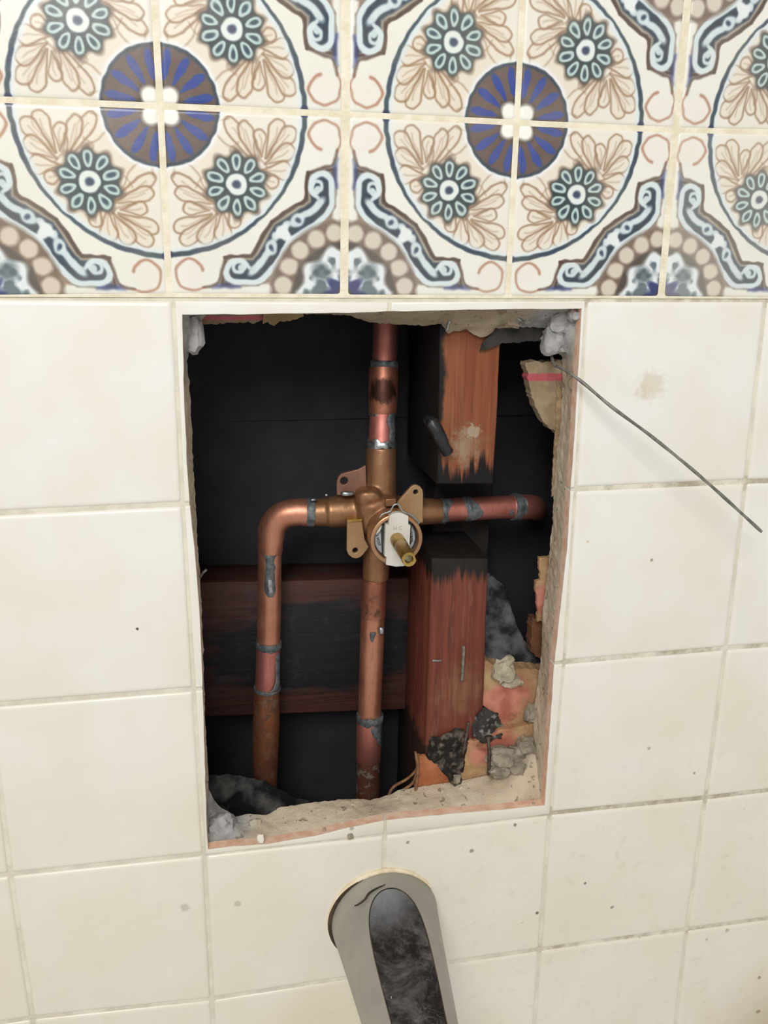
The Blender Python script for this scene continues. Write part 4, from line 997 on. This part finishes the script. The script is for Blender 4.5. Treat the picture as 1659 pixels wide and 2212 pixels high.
# ================================================================ wire end sticking out of the broken edge
P = curve([U(*p) for p in [(1188, 752, 24), (1192, 772, 20), (1196, 786, 14), (1202, 791, 9), (1222, 800, 0), (1262, 829, -10), (1320, 878, -17), (1400, 937, -23), (1470, 993, -27), (1530, 1044, -30), (1590, 1098, -31), (1640, 1144, -31), (1644, 1148, -31)]])
mb = MB(); rs = [(3.6 + .4 * math.sin(i * .9)) * S(1400, 937, -20) for i in range(len(P))]; rs[-1] *= .35; rs[-2] *= .5; rs[-3] *= .75; rs[-4] *= .9
mb.tube(P, rs, 10); wire = mb.build('wire', M['steel'], None, smooth=60)
tag(wire, 'long bent grey wire sticking out of the right edge of the hole across the tiles', 'wire')
for a, b in (([(985, 682, 18), (972, 694, 19), (966, 712, 22)], 'curled pale wire end hanging from the top edge left of the stud'), ([(1113, 684, 18), (1122, 690, 15), (1131, 699, 19)], 'short pale wire stub in the top edge near the right corner')):
    mb = MB(); mb.tube(curve([U(*p) for p in a]), .0009, 8); o = mb.build('wire_stub', M['clip'], None, smooth=60); tag(o, b, 'wire', 'pale wire stubs in the broken edge')
mb = MB(); mb.tube(curve([U(433, 1246, 22), U(439, 1237, 18), U(446, 1231, 17)]), .0007, 7); o = mb.build('wire_stub', M['clip'], None, smooth=60); tag(o, 'tiny pale wire stub poking from the left edge of the hole', 'wire', 'pale wire stubs in the broken edge')

# ================================================================ tub spout
M['spout'] = simple('worn_grey_metal', '918e83', '9e9b8f', .45, .1, sc=28., bs=.06, bsc=200.)
n = NT('scuffed_reflection_face')
f = n.noise(38., 6., .7, dist=.6); f2 = n.noise(190., 5., .75)
col = n.mix(n.ramp(f, .42, .68), srgb('2b2827'), srgb('6a6664'))  # dark room reflection painted into the base colour, under the scuffs
col = n.mix(n.math('MULTIPLY', n.ramp(f2, .48, .75), .55), col, srgb('77736f'))
w_ = n.math('ABSOLUTE', n.math('SUBTRACT', n.noise(55., 3., .6, off=7., dist=1.2), .5)); col = n.mix(n.math('MULTIPLY', n.ramp(w_, .012, .0), n.math('MULTIPLY', n.ramp(n.noise(40., 2., off=9.), .48, .6), .45)), col, srgb('96928e'))
col = n.mix(n.math('MULTIPLY', n.ramp(n.noise(26., 2., off=3.), .60, .72), .5), col, srgb('5d4336'))
sp_ = n.ramp(n.noise(420., 2., off=2.), .74, .78); col = n.mix(n.math('MULTIPLY', sp_, .8), col, srgb('d8d6d2'))
pw = U(812, 1965, -14); dw = n.math('ADD', n.dist(pw), n.math('MULTIPLY', n.math('SUBTRACT', n.noise(90., 4., .7), .5), .016)); col = n.mix(n.math('MULTIPLY', n.ramp(dw, .036, .010), .85), col, srgb('8a8c8f'))
n.bump(f2, .25, .0005)
M['face'] = n.out(col, n.ramp(f, .4, .7, .25, .5), .2, .5)
M['caulk'] = simple('aged_caulk', 'd6c4a0', 'eadcc0', .7, sc=140., bs=.5, bsc=400.)
M['gap'] = simple('dark_gap', '2b2218', '4a3b28', .9, sc=100., bs=.3)
cl, cr = U(712, 1985, 0), U(945, 1975, 0); ct = U(832, 1880, 0)
SR = (cr.x - cl.x) / 2; SC = Vector(((cl.x + cr.x) / 2, 0, ct.z - SR))
spout = thing('tub_spout', 'grey tub spout with a scuffed flat top face, painted with a dark room reflection, below the hole', 'faucet', (SC.x, -.001, SC.z))
LEN = .135; NR = 44
def sect(t):                                  # radius across, radius up, drop of the axis
    return SR * (.985 - .40 * t ** .9), SR * (.985 - .30 * t), -.006 * t * t
def flat(t): return 1. if t < .105 else 1 - .215 * (1 - math.exp(-(t - .105) / .12))   # height of the planed top, share of the upright radius
rings = []
for i in range(NR + 1):
    t = (i / NR) ** 1.3; ra, rz, dz = sect(t); s_ = min(.9995, flat(t)); th = math.asin(s_); ring = []
    for j in range(49):
        a = th - (math.pi + 2 * th) * j / 48; ring.append(Vector((SC.x + ra * math.cos(a), -.0008 - LEN * t, SC.z + rz * math.sin(a) + dz)))
    for j in range(1, 8):
        ring.append(Vector((SC.x - ra * math.cos(th) * (1 - j / 4), -.0008 - LEN * t, SC.z + rz * s_ + dz)))
    rings.append(ring)
mb = MB(); mb.rings(rings, 0, True, True); mb.build('spout_body', M['spout'], spout, smooth=24)
rows = []
for i in range(61):                           # the planed face, dark by its painted reflection: thin shell lying in the flat
    t = .1055 + .8945 * (i / 60) ** 2; ra, rz, dz = sect(t); s_ = flat(t); hw = ra * math.sqrt(max(0, 1 - s_ * s_))
    rows.append([Vector((SC.x + hw * .97 * (k / 6 - 1), -.0008 - LEN * t, SC.z + rz * s_ + dz + .0003)) for k in range(13)])
mb = MB(); mb.rings(rows, 0, False, False, closed=False); mb.build('top_face', M['face'], spout, smooth=60, fix=False)
mb = MB(); mb.tube([r_[0] for r_ in rows[::-1]] + [r_[-1] for r_ in rows[1:]], .00035, 6); mb.build('face_edge', M['gap'], spout, smooth=60)
def arc(a0, a1, r, y, rad, m, name, n=40, tap=True):
    P = [SC + Vector((math.cos(R(a0 + (a1 - a0) * i / n)) * r, y, math.sin(R(a0 + (a1 - a0) * i / n)) * r)) for i in range(n + 1)]
    rs = [rad * (.25 + .75 * math.sin(math.pi * min(1, max(0, i / n))) ** .6) for i in range(n + 1)] if tap else [rad] * (n + 1)
    mb = MB(); mb.tube(P, rs, 8); return mb.build(name, M[m], spout, smooth=60)
arc(30, 232, SR * 1.005, -.0006, .0018, 'caulk', 'caulk_bead')
arc(112, 222, SR * .992, -.0016, .0017, 'gap', 'caulk_gap')
def on_spout(x, y):
    d = ray(x, y); o_ = CAM - SC; A = d.x ** 2 + d.z ** 2; B = 2 * (o_.x * d.x + o_.z * d.z); r_ = SR * .975; C_ = o_.x ** 2 + o_.z ** 2 - r_ * r_
    t = (-B - math.sqrt(max(0, B * B - 4 * A * C_))) / (2 * A); return CAM + d * t
mb = MB(); P = curve([on_spout(*q) for q in [(766, 1957), (775, 1953), (788, 1943), (797, 1930), (812, 1920), (832, 1911)]]); mb.tube(P, [.0007 * (.4 + .6 * math.sin(math.pi * (i + .5) / len(P))) for i in range(len(P))], 6); mb.build('scratch', M['gap'], spout, smooth=60)
